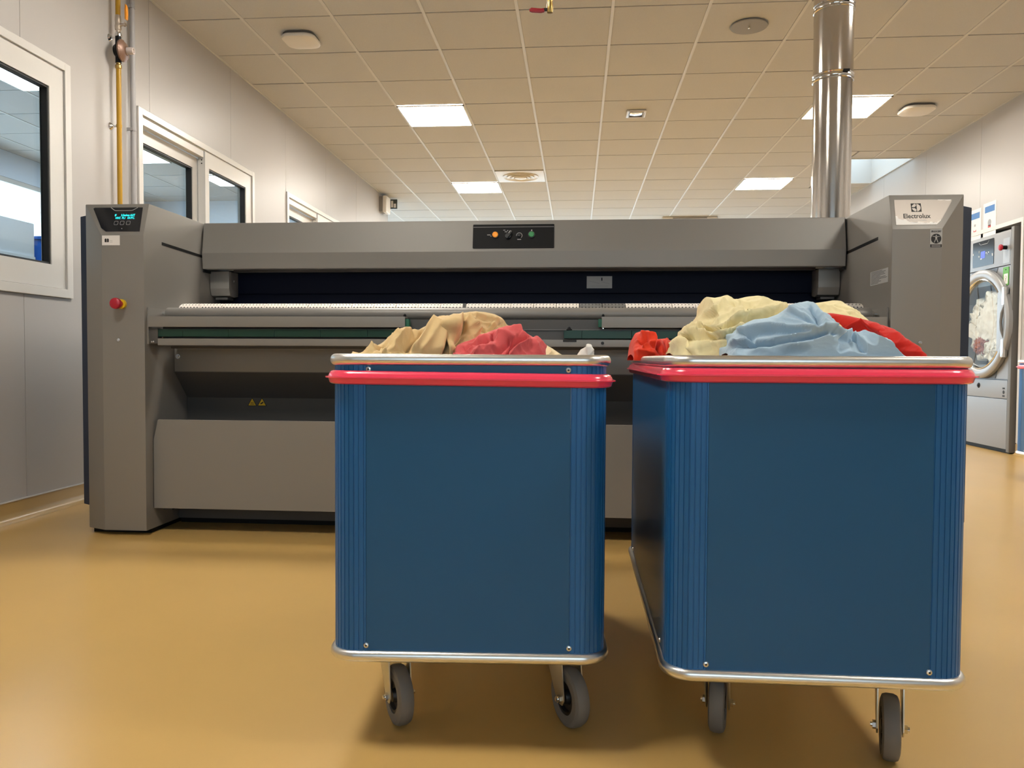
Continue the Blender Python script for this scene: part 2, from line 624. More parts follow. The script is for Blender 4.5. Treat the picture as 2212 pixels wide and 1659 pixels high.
bm = bmesh.new()
cv = [(XL + 0.0005, 0.0005), (XL + 0.05, 0.0005), (XL + 0.024, 0.006), (XL + 0.010, 0.020), (XL + 0.006, 0.04), (XL + 0.006, 0.093), (XL + 0.0005, 0.093)]
prism(bm, cv, 'y', YB, YE)
b = tag(obj('baseboard_left', bm, 'cove', None, smooth=60), 'ochre coved skirting along the left wall', 'baseboard', kind='structure')
bx('capping_strip', 'white_pvc', b, XL + 0.0005, XL + 0.009, YB, YE, 0.0935, 0.099, smooth=0)
b = thing('baseboard_right', 'ochre coved skirting along the right wall', 'baseboard', (XR, 6, 0), kind='structure')
for a, c in ((YB, DR[0]), (DR[1], YF)):
    bm = bmesh.new()
    prism(bm, [(XR - (p[0] - XL), p[1]) for p in cv], 'y', a, c)
    obj('cove', bm, 'cove', b, smooth=60)
# trim round the built-in dryer
bm = bmesh.new()
for (y0, y1, z0, z1) in ((DR[0] - 0.035, DR[0], 0.1, DR[3] + 0.035), (DR[1], DR[1] + 0.035, 0.1, DR[3] + 0.035), (DR[0], DR[1], DR[3], DR[3] + 0.035)):
    box(bm, XR - 0.006, XR - 0.0005, y0, y1, z0, z1)
tag(obj('trim_1', bm, 'white_pvc', None, smooth=0), 'off-white metal trim framing the built-in dryer', 'trim', kind='structure')


# --- sliding windows in the left wall
def ring(bm, y0, y1, z0, z1, wl, wr, wb, wt, x0, x1):
    box(bm, x0, x1, y0, y0 + wl, z0, z1)
    box(bm, x0, x1, y1 - wr, y1, z0, z1)
    box(bm, x0, x1, y0 + wl, y1 - wr, z0, z0 + wb)
    box(bm, x0, x1, y0 + wl, y1 - wr, z1 - wt, z1)


def sash(w, y0, y1, z0, z1, wl, wr, wb, wt, xb, xf):
    bm = bmesh.new()
    ring(bm, y0, y1, z0, z1, wl, wr, wb, wt, xb, xf)
    s = obj('sash', bm, 'white_pvc', w, smooth=0)
    bm = bmesh.new()
    g = 0.010
    ring(bm, y0 + wl, y1 - wr, z0 + wb, z1 - wt, g, g, g, g, xf - 0.044, xf - 0.006)
    obj('gasket', bm, 'gasket', s, smooth=0)
    bx('pane', 'pane_glass', s, xf - 0.042, xf - 0.036, y0 + wl + g, y1 - wr - g, z0 + wb + g, z1 - wt - g, smooth=0)
    return s


WLAB = ['white sliding window nearest the camera at the left edge', 'white sliding window behind the yellow gas pipe', 'white sliding window beyond the grey machine, farthest of three']
for i, (y0, y1) in enumerate(WIN):
    w = thing('window_%d' % (i + 1), WLAB[i], 'window', (XL, (y0 + y1) / 2, WZ0), kind='structure')
    ym = (y0 + y1) / 2
    bm = bmesh.new()
    ring(bm, y0, y1, WZ0, WZ1, 0.045, 0.045, 0.045, 0.040, XL + 0.0005, XL + 0.013)
    obj('trim', bm, 'white_pvc', w, 0.003, smooth=0)
    bm = bmesh.new()
    ring(bm, y0 + 0.021, y1 - 0.021, WZ0 + 0.021, WZ1 - 0.021, 0.03, 0.03, 0.025, 0.025, XL - 0.11, XL)
    box(bm, XL - 0.05, XL - 0.004, y0 + 0.05, ym, WZ1 - 0.092, WZ1 - 0.046)
    obj('frame', bm, 'white_pvc', w, smooth=0)
    sash(w, ym + 0.01, y1 - 0.052, WZ0 + 0.047, WZ1 - 0.047, 0.060, 0.105, 0.115, 0.108, XL - 0.050, XL + 0.004)
    sash(w, y0 + 0.052, ym + 0.03, WZ0 + 0.047, WZ1 - 0.095, 0.085, 0.085, 0.085, 0.080, XL - 0.108, XL - 0.056)
    bm = bmesh.new()
    for dz in (0.06, 0.085):
        cyl(bm, (XL - 0.022, ym + 0.0095, WZ1 - 0.047 - dz), (XL - 0.022, ym + 0.012, WZ1 - 0.047 - dz), 0.005, n=12)
    obj('drain_hole', bm, 'black', w)


def plain_window(name, label, axis, c, a0, a1, z0, z1, n):
    """outer window: frame, mullions and panes; axis is the thickness axis at coordinate c"""
    w = thing(name, label, 'window', (c, a0, z0) if axis == 'x' else (a0, c, z0), kind='structure')

    def bb(nm, m, u0, u1, v0, v1, d0, d1):
        if axis == 'x':
            bx(nm, m, w, c + d0, c + d1, u0, u1, v0, v1, smooth=0)
        else:
            bx(nm, m, w, u0, u1, c + d0, c + d1, v0, v1, smooth=0)
    t = 0.05
    bb('frame_head', 'white_pvc', a0, a1, z1 - t, z1, -0.04, 0.04)
    bb('frame_sill', 'white_pvc', a0, a1, z0, z0 + t, -0.04, 0.04)
    for i in range(n + 1):
        u = a0 + (a1 - a0 - t) * i / n
        bb('mullion', 'white_pvc', u, u + t, z0 + t, z1 - t, -0.04, 0.04)
        if i < n:
            bb('pane', 'pane_glass', u + t, a0 + (a1 - a0 - t) * (i + 1) / n, z0 + t, z1 - t, -0.003, 0.003)


plain_window('window_4', 'bright outer window of the room next door seen through the left window', 'x', XO - 0.05, 3.8, 10.2, 1.3, 2.7, 5)
plain_window('window_5', 'outer window of the far zone on the left', 'x', XO - 0.05, 11.1, 14.3, 0.3, 2.8, 3)
plain_window('window_6', 'wide outer window in the far end wall', 'y', YF + 0.05, -5.8, 3.2, 0.3, 2.8, 7)
plain_window('window_8', 'added fill window in the wall behind the camera', 'y', YB - 0.05, -1.2, 2.2, 1.0, 2.5, 3)  # window added to send daylight onto the trolley fronts
w = thing('window_7', 'bright skylight opening in the ceiling beside the right wall', 'skylight', (3.29, 9.53, 2.98), kind='structure')
bm = bmesh.new()
s0, s1, s2, s3 = SKY
for q in ((s0 - 0.012, s0, s2 - 0.012, s3 + 0.012), (s1, s1 + 0.012, s2 - 0.012, s3 + 0.012), (s0, s1, s2 - 0.012, s2), (s0, s1, s3, s3 + 0.012)):
    box(bm, q[0], q[1], q[2], q[3], 2.975, 3.34)
obj('shaft', bm, 'white_pvc', w, smooth=0)
bx('pane', 'pane_glass', w, s0 - 0.012, s1 + 0.012, s2 - 0.012, s3 + 0.012, 3.341, 3.347, smooth=0)


# --- recessed LED panels
def led(x0, y0, label, m='led_panel'):
    t = thing('led_panel', label, 'ceiling light', (x0 + 0.3, y0 + 0.3, 2.97), 'square recessed LED ceiling panels')
    bm = bmesh.new()
    a, b, c, d = x0 + 0.004, x0 + 0.596, y0 + 0.004, y0 + 0.596
    for q in ((a, a + 0.012, c, d), (b - 0.012, b, c, d), (a, b, c, c + 0.012), (a, b, d - 0.012, d)):
        box(bm, q[0], q[1], q[2], q[3], 2.970, 2.9795)
    obj('frame', bm, 'white_plastic', t, smooth=0)
    bx('diffuser', m, t, a + 0.012, b - 0.012, c + 0.012, d - 0.012, 2.972, 2.9785, smooth=0)


for (k, j), lab in {(0, 3): 'nearest lit square LED panel in view, left of centre', (6, 3): 'lit square LED panel partly behind the steel flue',
                    (0, 8): 'small far LED panel left of centre, beside the round air diffuser', (6, 8): 'small far LED panel left of the steel flue',
                    (0, 13): 'farthest left LED panel hidden beyond the machine', (6, 13): 'farthest right LED panel hidden beyond the machine',
                    (0, -2): 'LED panel above the left part of the machine, out of view', (6, -2): 'LED panel above the right end of the machine, out of view',
                    (0, -7): 'LED panel over the trolleys on the left, out of view', (6, -7): 'LED panel over the trolleys on the right, out of view'
                    }.items():
    led(GX0 + GS * k, GY0 + GS * j, lab)
for (k, j), lab in {(-5, 1): 'bright LED panel next door, seen in the nearest left window', (-6, 5): 'LED panel next door, seen at the left of the second window',
                    (-5, 7): 'LED panel next door, seen at the right of the second window'}.items():
    led(GX0 + GS * k, GY0 + GS * j, lab, 'led_next')

# ================================================================== the flatwork ironer
XI0, XI1 = -1.857, 1.243          # inner faces of the two end columns
TOPZ = 1.443
iron = thing('flatwork_ironer', 'long grey industrial flatwork ironer with two tall end columns', 'ironing machine', ((XI0 + XI1) / 2, 3.8, 0))
TILT = math.atan2(0.045, 0.143)


def bevel_frame(x):
    """local frame on the sloping top panel of a column: x right, y up the slope, z out"""
    s, c = math.sin(TILT), math.cos(TILT)
    return Matrix(((1, 0, 0, x), (0, s, -c, 3.24), (0, c, s, 1.30), (0, 0, 0, 1)))


def column(sgn, xi):
    """sgn -1 left column (outer side towards -x), +1 right"""
    xf, xo = xi + sgn * 0.190, xi + sgn * 0.290
    bm = bmesh.new()
    z0 = 0.022
    V = bm.verts.new
    A0, A1, A2 = V((xi, 3.24, z0)), V((xi, 3.24, 1.30)), V((xi, 3.285, TOPZ))
    B0, B1 = V((xf, 3.24, z0)), V((xf, 3.24, 1.30))
    C0, C2 = V((xo, 3.285, z0)), V((xo, 3.285, TOPZ))
    D0, D2 = V((xo, 4.35, z0)), V((xo, 4.35, TOPZ))
    E0, E2 = V((xi, 4.35, z0)), V((xi, 4.35, TOPZ))
    for f in ((A0, B0, B1, A1), (A1, B1, C2, A2), (B0, C0, C2, B1), (C0, D0, D2, C2), (D0, E0, E2, D2), (E0, A0, A1, A2, E2), (A2, C2, D2, E2), (A0, E0, D0, C0, B0)):
        bm.faces.new(f)
    col_ = obj('column', bm, 'machine', iron, 0.004, smooth=12)
    # foot plinth
    bm = bmesh.new()
    a, b = sorted((xi + sgn * 0.012, xo - sgn * 0.012))
    box(bm, a, b, 3.30, 4.33, 0.001, 0.03)
    obj('plinth', bm, 'black', iron, smooth=0)
    # dark side cover
    a = xo + sgn * 0.002
    b = xo + sgn * (0.114 if sgn < 0 else 0.096)
    bm = bmesh.new()
    prism(bm, [(a, 0.075), (b, 0.10), (b, 1.415), (a, 1.437)], 'y', 3.42, 4.35)
    obj('side_cover', bm, 'side_navy', iron, 0.004)
    # slot in the inner side
    x0, x1 = sorted((xi + sgn * 0.004, xi - sgn * 0.0012))
    bm = bmesh.new()
    prism(bm, [(3.387, 1.279), (3.765, 1.270), (3.765, 1.283), (3.387, 1.292)], 'x', x0, x1)
    obj('side_slot', bm, 'black', iron, smooth=0)
    return col_


colL = column(-1, XI0)
colR = column(1, XI1)

# --- left column: operator display
M = bevel_frame(XI0)
pan = poly_plate('display_panel', 'black_gloss', iron, [(-0.1966, 0.0355), (-0.1732, 0.0185), (-0.0208, 0.0178), (-0.0249, 0.1315), (-0.243, 0.1325), (-0.2483, 0.128)], 0.002, M)
D = M @ Matrix.Translation((0, 0, 0.0021))
text('display_text', 'IF       2.5m/mn AUT', 0.0135, 'cyan_led', pan, D @ Matrix.Translation((-0.099, 0.0945, 0)), bold=0.0003, sx=0.80)
text('display_text', 'HHC  PL1   DUTC.', 0.0135, 'cyan_led', pan, D @ Matrix.Translation((-0.096, 0.0815, 0)), bold=0.0003, sx=0.80)
for i in range(3):
    cx = -0.1325 + 0.0275 * i
    bm = bmesh.new()
    o_, i_ = rrect(0.018, 0.018, 0.004, 4), rrect(0.0155, 0.0155, 0.003, 4)
    vo = [bm.verts.new((p[0] + cx, p[1] + 0.058, 0.0004)) for p, _ in o_]
    vi = [bm.verts.new((p[0] + cx, p[1] + 0.058, 0.0004)) for p, _ in i_]
    for q in range(len(vo)):
        bm.faces.new((vo[q], vo[(q + 1) % len(vo)], vi[(q + 1) % len(vo)], vi[q]))
    obj('button', bm, 'label_grey', pan, M=D, smooth=0)
bm = bmesh.new()
tube(bm, [(-0.168, 0.131, 0), (-0.150, 0.119, 0), (-0.144, 0.117, 0), (-0.072, 0.117, 0), (-0.066, 0.119, 0), (-0.046, 0.131, 0)], 0.0013, 6)
obj('panel_line', bm, 'label_grey', pan, M=D)
poly_plate('indicator', 'label_grey', pan, circle_pts(0.0018, 10, -0.102, 0.031), 0.0004, D)

# sticker with an open book
M = frame_front(-2.004, 3.2395, 1.279)
st = poly_plate('sticker', 'label_white', iron, rect_pts(0.080, 0.042), 0.0006, M)
D = M @ Matrix.Translation((0, 0, 0.0007))
for s in (-1, 1):
    poly_plate('book_icon', 'ink', st, [(-0.0185 + s * 0.0008, -0.008), (-0.0185 + s * 0.0095, -0.0075), (-0.0185 + s * 0.0095, 0.005), (-0.0185 + s * 0.005, 0.0085), (-0.0185 + s * 0.0008, 0.006)][::s], 0.0003, D)
for q in range(2):
    poly_plate('print_line', 'ink_grey', st, rect_pts(0.012, 0.0014, 0.001, -0.001 - 0.006 * q), 0.0003, D)

# emergency stop
es = thing_es = obj('emergency_stop', (lambda b: (lathe(b, [(0, -0.014), (0.021, -0.014), (0.021, 0.0), (0.0, 0.0)], (-1.957, 3.2395, 1.005), (0, 1, 0), 28), b)[1])(bmesh.new()), 'yellow_ring', iron)
bm = bmesh.new()
lathe(bm, [(0, -0.062), (0.014, -0.061), (0.0225, -0.056), (0.0245, -0.048), (0.0235, -0.041), (0.015, -0.036), (0.013, -0.0145), (0, -0.0145)], (-1.957, 3.2395, 1.005), (0, 1, 0), 28)
obj('mushroom_button', bm, 'red_button', es, smooth=40)
for x in (-1.973, 1.357):
    bm = bmesh.new()
    lathe(bm, [(0, -0.006), (0.007, -0.005), (0.009, 0), (0, 0)], (x, 3.2395, 0.851), (0, 1, 0), 16)
    box(bm, x - 0.0015, x + 0.0015, 3.2325, 3.236, 0.846, 0.856)
    obj('panel_lock', bm, 'chrome', iron)

# --- right column: brand badge with torn film
M = bevel_frame(XI1)
bd = poly_plate('badge', 'badge', iron, [(0.0150, 0.0165), (0.171, 0.0175), (0.189, 0.0363), (0.2383, 0.119), (0.2395, 0.1265), (0.0182, 0.128)], 0.0015, M)
D = M @ Matrix.Translation((0, 0, 0.0016))
lx, ly = 0.0995, 0.0925
sq = poly_plate('logo', 'ink', bd, rect_pts(0.039, 0.037, lx, ly), 0.0003, D)
D2 = D @ Matrix.Translation((0, 0, 0.0004))
bm = bmesh.new()


def fan(pts):
    bm.faces.new([bm.verts.new((lx + p[0], ly + p[1], 0)) for p in pts])


R_ = 0.0168
arc = lambda a0, a1, n=14: [(R_ * math.cos(math.radians(a0 + (a1 - a0) * i / n)), R_ * math.sin(math.radians(a0 + (a1 - a0) * i / n))) for i in range(n + 1)]
fan(arc(-82, 82))
fan(arc(98, 172) + [(-0.006, 0.0022), (0.0012, 0.010)])
fan(arc(188, 262) + [(0.0012, -0.010), (-0.006, -0.0022)])
obj('logo_mark', bm, 'badge', bd, M=D2, smooth=0)
text('brand_lettering', 'Electrolux', 0.0275, 'ink', bd, D @ Matrix.Translation((0.0978, 0.0545, 0)), bold=0.00045, sx=0.92)
text('brand_lettering', 'P R O F E S S I O N A L', 0.0095, 'ink_grey', bd, D @ Matrix.Translation((0.0978, 0.0365, 0)), sx=0.80)
rt = random.Random(4)
up = [(0.0165 + 0.0057 * i, 0.0) for i in range(31)]
prof = []
for i, (x, _) in enumerate(up):
    f = i / 30
    h = 0.048 - 0.010 * min(1, f * 3) - 0.014 * f + rt.uniform(-0.0025, 0.0025)
    if f < 0.06:
        h += 0.010
    if f > 0.9:
        h += 0.016 * (f - 0.9) / 0.1
    if 0.25 < f < 0.75:
        h -= 0.003
    prof.append((x, max(h, 0.017)))
poly_plate('torn_film', 'torn_film', bd, [(0.0155, 0.0170), (0.170, 0.0178), (0.1875, 0.0355)] + prof[::-1], 0.0004, D @ Matrix.Translation((0, 0, 0.0003)))
poly_plate('torn_film', 'torn_film', bd, [(0.185, 0.1255), (0.195, 0.1235), (0.211, 0.1245), (0.221, 0.1225), (0.233, 0.1225), (0.2385, 0.1263), (0.185, 0.1264)], 0.0004, D)

# ergonomics sticker
M = frame_front(1.410, 3.2395, 1.262)
st = poly_plate('sticker', 'label_grey', iron, rect_pts(0.046, 0.072), 0.0005, M)
D = M @ Matrix.Translation((0, 0, 0.0006))
poly_plate('print_block', 'ink', st, rect_pts(0.044, 0.012, 0, -0.029), 0.0003, D)
poly_plate('print_disc', 'ink', st, circle_pts(0.0195, 32, 0, -0.001), 0.0003, D)
text('sticker_lettering', 'ERGOCERT', 0.0095, 'ink', st, D @ Matrix.Translation((0, 0.027, 0.0003)), bold=0.0002, sx=0.80)
D2 = D @ Matrix.Translation((0, 0, 0.0006))
bm = bmesh.new()
cyl(bm, (0, 0.012, 0), (0, 0.012, 0.0003), 0.0024, n=12)
prism(bm, [(-0.003, -0.002), (0.003, -0.002), (0.0035, 0.008), (-0.0035, 0.008)], 'z', 0, 0.0003)
for s in (-1, 1):
    prism(bm, [(s * 0.003, 0.0078), (s * 0.015, 0.0092), (s * 0.015, 0.0078), (s * 0.003, 0.0052)][::-s], 'z', 0, 0.0003)
    prism(bm, [(s * 0.0002, -0.002), (s * 0.003, -0.002), (s * 0.0085, -0.016), (s * 0.0062, -0.0165)][::s], 'z', 0, 0.0003)
obj('figure_print', bm, 'label_grey', st, M=D2, smooth=0)
for q in range(2):
    poly_plate('print_line', 'label_grey', st, rect_pts(0.034, 0.0016, 0, -0.0265 - 0.005 * q), 0.0002, D2)

# instruction sticker on the inner side of the right column
Mi = Matrix(((0, 0, -1, XI1 - 0.0004), (-1, 0, 0, 3.367), (0, 1, 0, 1.124), (0, 0, 0, 1)))
st = poly_plate('sticker', 'label_grey', iron, rect_pts(0.19, 0.058), 0.0006, Mi)
D = Mi @ Matrix.Translation((0, 0, 0.0008))
for q, wd in enumerate((0.12, 0.155, 0.14, 0.15, 0.10, 0.155, 0.17, 0.09, 0.11, 0.08)):
    poly_plate('print_line', 'ink', st, rect_pts(wd, 0.0016, -0.085 + wd / 2, 0.0245 - 0.0053 * q), 0.0003, D)

# --- hood between the columns
HX0, HX1 = XI0 + 0.009, XI1 - 0.009
bm = bmesh.new()
prism(bm, [(3.770, 1.442), (3.745, 1.291), (3.752, 1.214), (3.80, 1.214), (3.82, 1.24), (4.33, 1.24), (4.33, 1.442)], 'x', HX0, HX1)
obj('hood', bm, 'machine', iron, 0.004, smooth=8)
for a, b in ((XI0 + 0.0003, HX0 - 0.0003), (HX1 + 0.0003, XI1 - 0.0003)):
    bm = bmesh.new()
    prism(bm, [(3.790, 1.438), (3.768, 1.291), (3.772, 1.2), (4.3, 1.2), (4.3, 1.438)], 'x', a, b)
    obj('hood_gap_filler', bm, 'black', iron, smooth=0)  # black filler added so no light shows through the hood gap
bx('hood_rail', 'machine_dark', iron, XI0 + 0.10, XI1 - 0.10, 3.90, 3.93, 1.213, 1.233, 0.002)
# control panel on the hood
ht = math.atan2(0.025, 0.151)
s, c = math.sin(ht), math.cos(ht)
M = Matrix(((1, 0, 0, -0.307), (0, s, -c, 3.7565), (0, c, s, 1.363), (0, 0, 0, 1)))
cp = poly_plate('control_panel', 'black', iron, rect_pts(0.390, 0.118, 0, 0, 0.004), 0.003, M)
D = M @ Matrix.Translation((0, 0, 0.0032))
poly_plate('panel_line', 'ink_grey', cp, rect_pts(0.386, 0.0022, 0, 0.0455), 0.0004, D)
for x, m1, m2 in ((-0.087, 'orange_button', 'orange_centre'), (0.087, 'green_button', 'green_button')):
    bm = bmesh.new()
    lathe(bm, [(0.0175, 0), (0.0175, 0.006), (0.0135, 0.007), (0.0135, 0.005)], (x, 0.006, 0), (0, 0, 1), 24)
    obj('button_bezel', bm, 'hub_black', cp, M=D)
    bm = bmesh.new()
    lathe(bm, [(0.0135, 0), (0.0135, 0.010), (0.0115, 0.0125), (0.009, 0.011), (0, 0.011)], (x, 0.006, 0), (0, 0, 1), 24)
    pb = obj('push_button', bm, m1, cp, M=D)
bm = bmesh.new()
lathe(bm, [(0.014, 0), (0.0135, 0.012), (0, 0.013)], (-0.025, -0.001, 0), (0, 0, 1), 24)
prism(bm, [(-0.033, -0.014), (-0.027, -0.017), (-0.006, 0.017), (-0.012, 0.020)], 'z', 0.010, 0.020)
obj('selector_knob', bm, 'hub_black', cp, M=D)
poly_plate('knob_mark', 'label_white', cp, [(-0.0225, 0.010), (-0.0205, 0.009), (-0.0125, 0.0205), (-0.0145, 0.0215)], 0.0005, D @ Matrix.Translation((0, 0, 0.0205)))
for k, (x, y, w_, h_) in enumerate(((-0.118, 0.007, 0.016, 0.0035), (-0.108, 0.001, 0.006, 0.003), (-0.044, 0.030, 0.010, 0.003), (-0.036, 0.022, 0.012, 0.003), (-0.028, 0.028, 0.006, 0.003), (-0.012, 0.024, 0.006, 0.006), (0.087, 0.028, 0.006, 0.007), (0.028, -0.016, 0.018, 0.0035))):
    poly_plate('print_mark', 'label_grey', cp, rect_pts(w_, h_, x, y), 0.0004, D)
bm = bmesh.new()
lathe(bm, [(0.0085, 0), (0.008, 0.010), (0, 0.011)], (0.028, 0.003, 0), (0, 0, 1), 20)
obj('dial', bm, 'hub_black', cp, M=D)
bm = bmesh.new()
for i in range(14):
    a0, a1 = math.radians(-50 + 17 * i), math.radians(-50 + 17 * (i + 1))
    vs = [bm.verts.new((0.028 + r * math.cos(t), 0.003 + r * math.sin(t), 0.0004)) for r, t in ((0.0125, a0), (0.0148, a0), (0.0148, a1), (0.0125, a1))]
    bm.faces.new(vs)
obj('dial_scale', bm, 'label_grey', cp, M=D, smooth=0)

# --- finger guard behind the feed opening, brackets at both ends
bm = bmesh.new()
prism(bm, [(3.95, 1.225), (3.95, 1.109), (3.958, 1.104), (3.958, 1.0), (3.99, 1.0), (3.99, 1.225)], 'x', XI0 + 0.001, XI1 - 0.001)
obj('finger_guard', bm, 'navy', iron, 0.0015)
for xa, xb in ((XI0 + 0.004, XI0 + 0.104), (XI1 - 0.104, XI1 - 0.004)):
    bm = bmesh.new()
    prism(bm, [(3.84, 1.212), (3.84, 1.125), (3.852, 1.090), (3.90, 1.082), (3.948, 1.09), (3.948, 1.212)], 'x', xa, xb)
    br = obj('bracket', bm, 'machine', iron, 0.005, smooth=12)
    bm = bmesh.new()
    box(bm, xa + 0.018, xb - 0.018, 3.862, 3.93, 1.070, 1.0815)
    obj('bracket_foot', bm, 'machine_dark', br, 0.002)
    bm = bmesh.new()
    xx = xb + 0.003 if xa < 0 else xa - 0.003
    lathe(bm, [(0, 0), (0.004, 0.001), (0.005, 0.004)], (xx, 3.88, 1.165), (-1 if xx > 0 else 1, 0, 0), 10)
    obj('screw', bm, 'chrome', br)
M = frame_front(0.109, 3.9495, 1.162)
st = poly_plate('sticker', 'label_grey', iron, rect_pts(0.126, 0.060), 0.0006, M)
D = M @ Matrix.Translation((0, 0, 0.0007))
poly_plate('print_mark', 'ink', st, rect_pts(0.006, 0.015, 0.012, 0.015), 0.0003, D)
for x0, y0, x1, y1 in ((-0.050, 0.006, 0.0, -0.006), (0.010, 0.002, 0.050, -0.008)):
    poly_plate('print_line', 'ink_grey', st, [(x0, y0 - 0.001), (x1, y1 - 0.001), (x1, y1 + 0.001), (x0, y0 + 0.001)], 0.0003, D)
for q in range(2):
    poly_plate('print_line', 'ink_grey', st, rect_pts(0.090, 0.0012, 0, -0.017 - 0.004 * q), 0.0003, D)

# --- row of perforated feed plates
pm = {}


def feed_plate(x, m):
    if m in pm:
        o = pm[m].copy()
        COL.objects.link(o)
    else:
        bm = bmesh.new()
        prof = [(3.52, 0.985), (3.525, 1.004), (3.538, 1.018), (3.56, 1.027), (3.60, 1.032), (3.70, 1.034), (3.86, 1.034), (3.86, 1.024), (3.60, 1.02), (3.55, 1.005), (3.535, 0.985)]
        prism(bm, prof, 'x', 0.0018, 0.1012)
        for r, (y, z, ny, nz) in enumerate(((3.529, 1.0105, -0.75, 0.66), (3.5475, 1.0228, -0.40, 0.92), (3.59, 1.0312, -0.12, 0.99), (3.64, 1.0336, 0, 1))):
            for i in range(6):
                p = Vector((0.013 + 0.0155 * i, y, z))
                cyl(bm, p - Vector((0, ny, nz)) * 0.001, p + Vector((0, ny, nz)) * 0.0006, 0.0028, n=8, mi=1)
        o = obj('feed_plate', bm, [m, 'ink'], iron, smooth=35)
        pm[m] = o
    o.location.x = x
    return o


for i in range(13):
    feed_plate(XI0 + 0.0005 + 0.1030 * i, 'plate_white')
for i in range(17):
    feed_plate(-0.5055 + 0.1028 * i, 'plate_grey' if i in (5, 6) else 'plate_white')
bx('plate_gap_strip', 'plate_grey', iron, -0.5172, -0.5048, 3.53, 3.85, 1.0, 1.028, smooth=0)

# --- round feed bar
bm = bmesh.new()
cyl(bm, (XI0 + 0.034, 3.372, 0.971), (XI1 - 0.030, 3.372, 0.971), 0.027, n=32)
fb = obj('feed_bar', bm, 'machine', iron, 0.003)
for x, s in ((XI0 + 0.034, -1), (XI1 - 0.030, 1)):
    bm = bmesh.new()
    cyl(bm, (x + s * 0.0003, 3.372, 0.971), (x + s * 0.012, 3.372, 0.971), 0.013, n=6)
    cyl(bm, (x + s * 0.012, 3.372, 0.971), (x + s * 0.024, 3.372, 0.971), 0.007, n=12)
    obj('bar_bolt', bm, 'chrome', fb)

# --- feed table: end plates, trays, green belt segments, rails
for xa, xb in ((XI0 + 0.0005, XI0 + 0.007), (XI1 - 0.007, XI1 - 0.0005)):
    bx('end_plate', 'machine', iron, xa, xb, 3.258, 3.50, 0.834, 0.992, 0.001)
bx('corner_bracket', 'machine_dark', iron, XI0 + 0.0075, XI0 + 0.044, 3.266, 3.30, 0.836, 0.902, 0.001)
bm = bmesh.new()
for x, z in ((XI0 + 0.018, 0.844), (XI0 + 0.026, 0.8445)):
    lathe(bm, [(0, -0.004), (0.004, -0.003), (0.005, 0)], (x, 3.2655, z), (0, 1, 0), 10)
obj('bolt', bm, 'chrome', iron)
for xa, xb in ((XI0 + 0.0085, -0.721), (0.101, XI1 - 0.0085)):
    bm = bmesh.new()
    prism(bm, [(3.250, 0.908), (3.250, 0.953), (3.304, 0.953), (3.304, 0.949), (3.254, 0.949), (3.254, 0.908)], 'x', xa, xb)
    tr = obj('feed_tray', bm, 'machine', iron, 0.0012)
    e = xb if xa < 0 and xb < 0 else xa
    s = 1 if xb < 0 else -1
    a, b = sorted((e - s * 0.03, e + s * 0.014))
    bx('belt_end', 'green_belt_edge', tr, a, b, 3.262, 3.295, 0.910, 0.944, 0.004)
    bm = bmesh.new()
    lathe(bm, [(0.006, 0), (0.006, 0.008), (0.003, 0.012), (0, 0.012)], (e - s * 0.006, 3.275, 0.9535), (0, 0, 1), 12)
    obj('tray_knob', bm, 'black', tr)
    bm = bmesh.new()
    lathe(bm, [(0.005, 0), (0.005, -0.004), (0, -0.005)], (e - s * 0.006, 3.262, 0.9075), (0, 0, 1), 12)
    obj('tray_screw', bm, 'chrome', tr)
x = XI0 + 0.045
while x < -0.58:
    xe = min(-0.58, -1.7 + 0.2035 * math.ceil((x + 1.7) / 0.2035 + 1e-6))
    bx('belt_segment', 'green_belt', iron, x, xe - 0.0015, 3.268, 3.296, 0.867, 0.899, 0.0008, smooth=0)
    x = xe
x = -0.055
while x < XI1 - 0.05:
    xe = min(XI1 - 0.05, 0.020 + 0.205 * math.ceil((x - 0.020) / 0.205 + 1e-6))
    bx('belt_segment', 'green_belt', iron, x, xe - 0.0015, 3.268, 3.296, 0.864, 0.897, 0.0008, smooth=0)
    x = xe
bm = bmesh.new()
lathe(bm, [(0.012, 0), (0.012, 0.004), (0.007, 0.006), (0.007, 0.010), (0, 0.016)], (-0.033, 3.282, 0.898), (0, 0, 1), 14)
obj('belt_knob', bm, 'black', iron)
bx('upper_back_panel', 'machine_dark', iron, XI0 + 0.046, XI1 - 0.046, 3.306, 3.32, 0.902, 0.9435, smooth=0)
bx('ridge', 'machine', iron, XI0 + 0.046, XI1 - 0.046, 3.299, 3.32, 0.8995, 0.9018, smooth=0)
bx('lower_back_panel', 'machine_dark', iron, XI0 + 0.046, XI1 - 0.046, 3.306, 3.32, 0.860, 0.899, smooth=0)
bx('lower_rail', 'machine', iron, XI0 + 0.046, XI1 - 0.012, 3.262, 3.36, 0.829, 0.8585, 0.002)
M = frame_front(-0.03, 3.2618, 0.8535)
poly_plate('rail_clip', 'ink', iron, rect_pts(0.056, 0.009), 0.0015, M)
bm = bmesh.new()
lathe(bm, [(0.0065, -0.001), (0.0065, 0.0)], (0.105, 3.2615, 0.8445), (0, 1, 0), 16)
bm.faces.new([v for v in bm.verts if v.co.y < 3.261])
obj('rail_hole', bm, 'ink', iron)
bx('under_lip', 'machine_dark', iron, XI0 + 0.02, XI1 - 0.02, 3.42, 3.47, 0.817, 0.8285, 0.001)

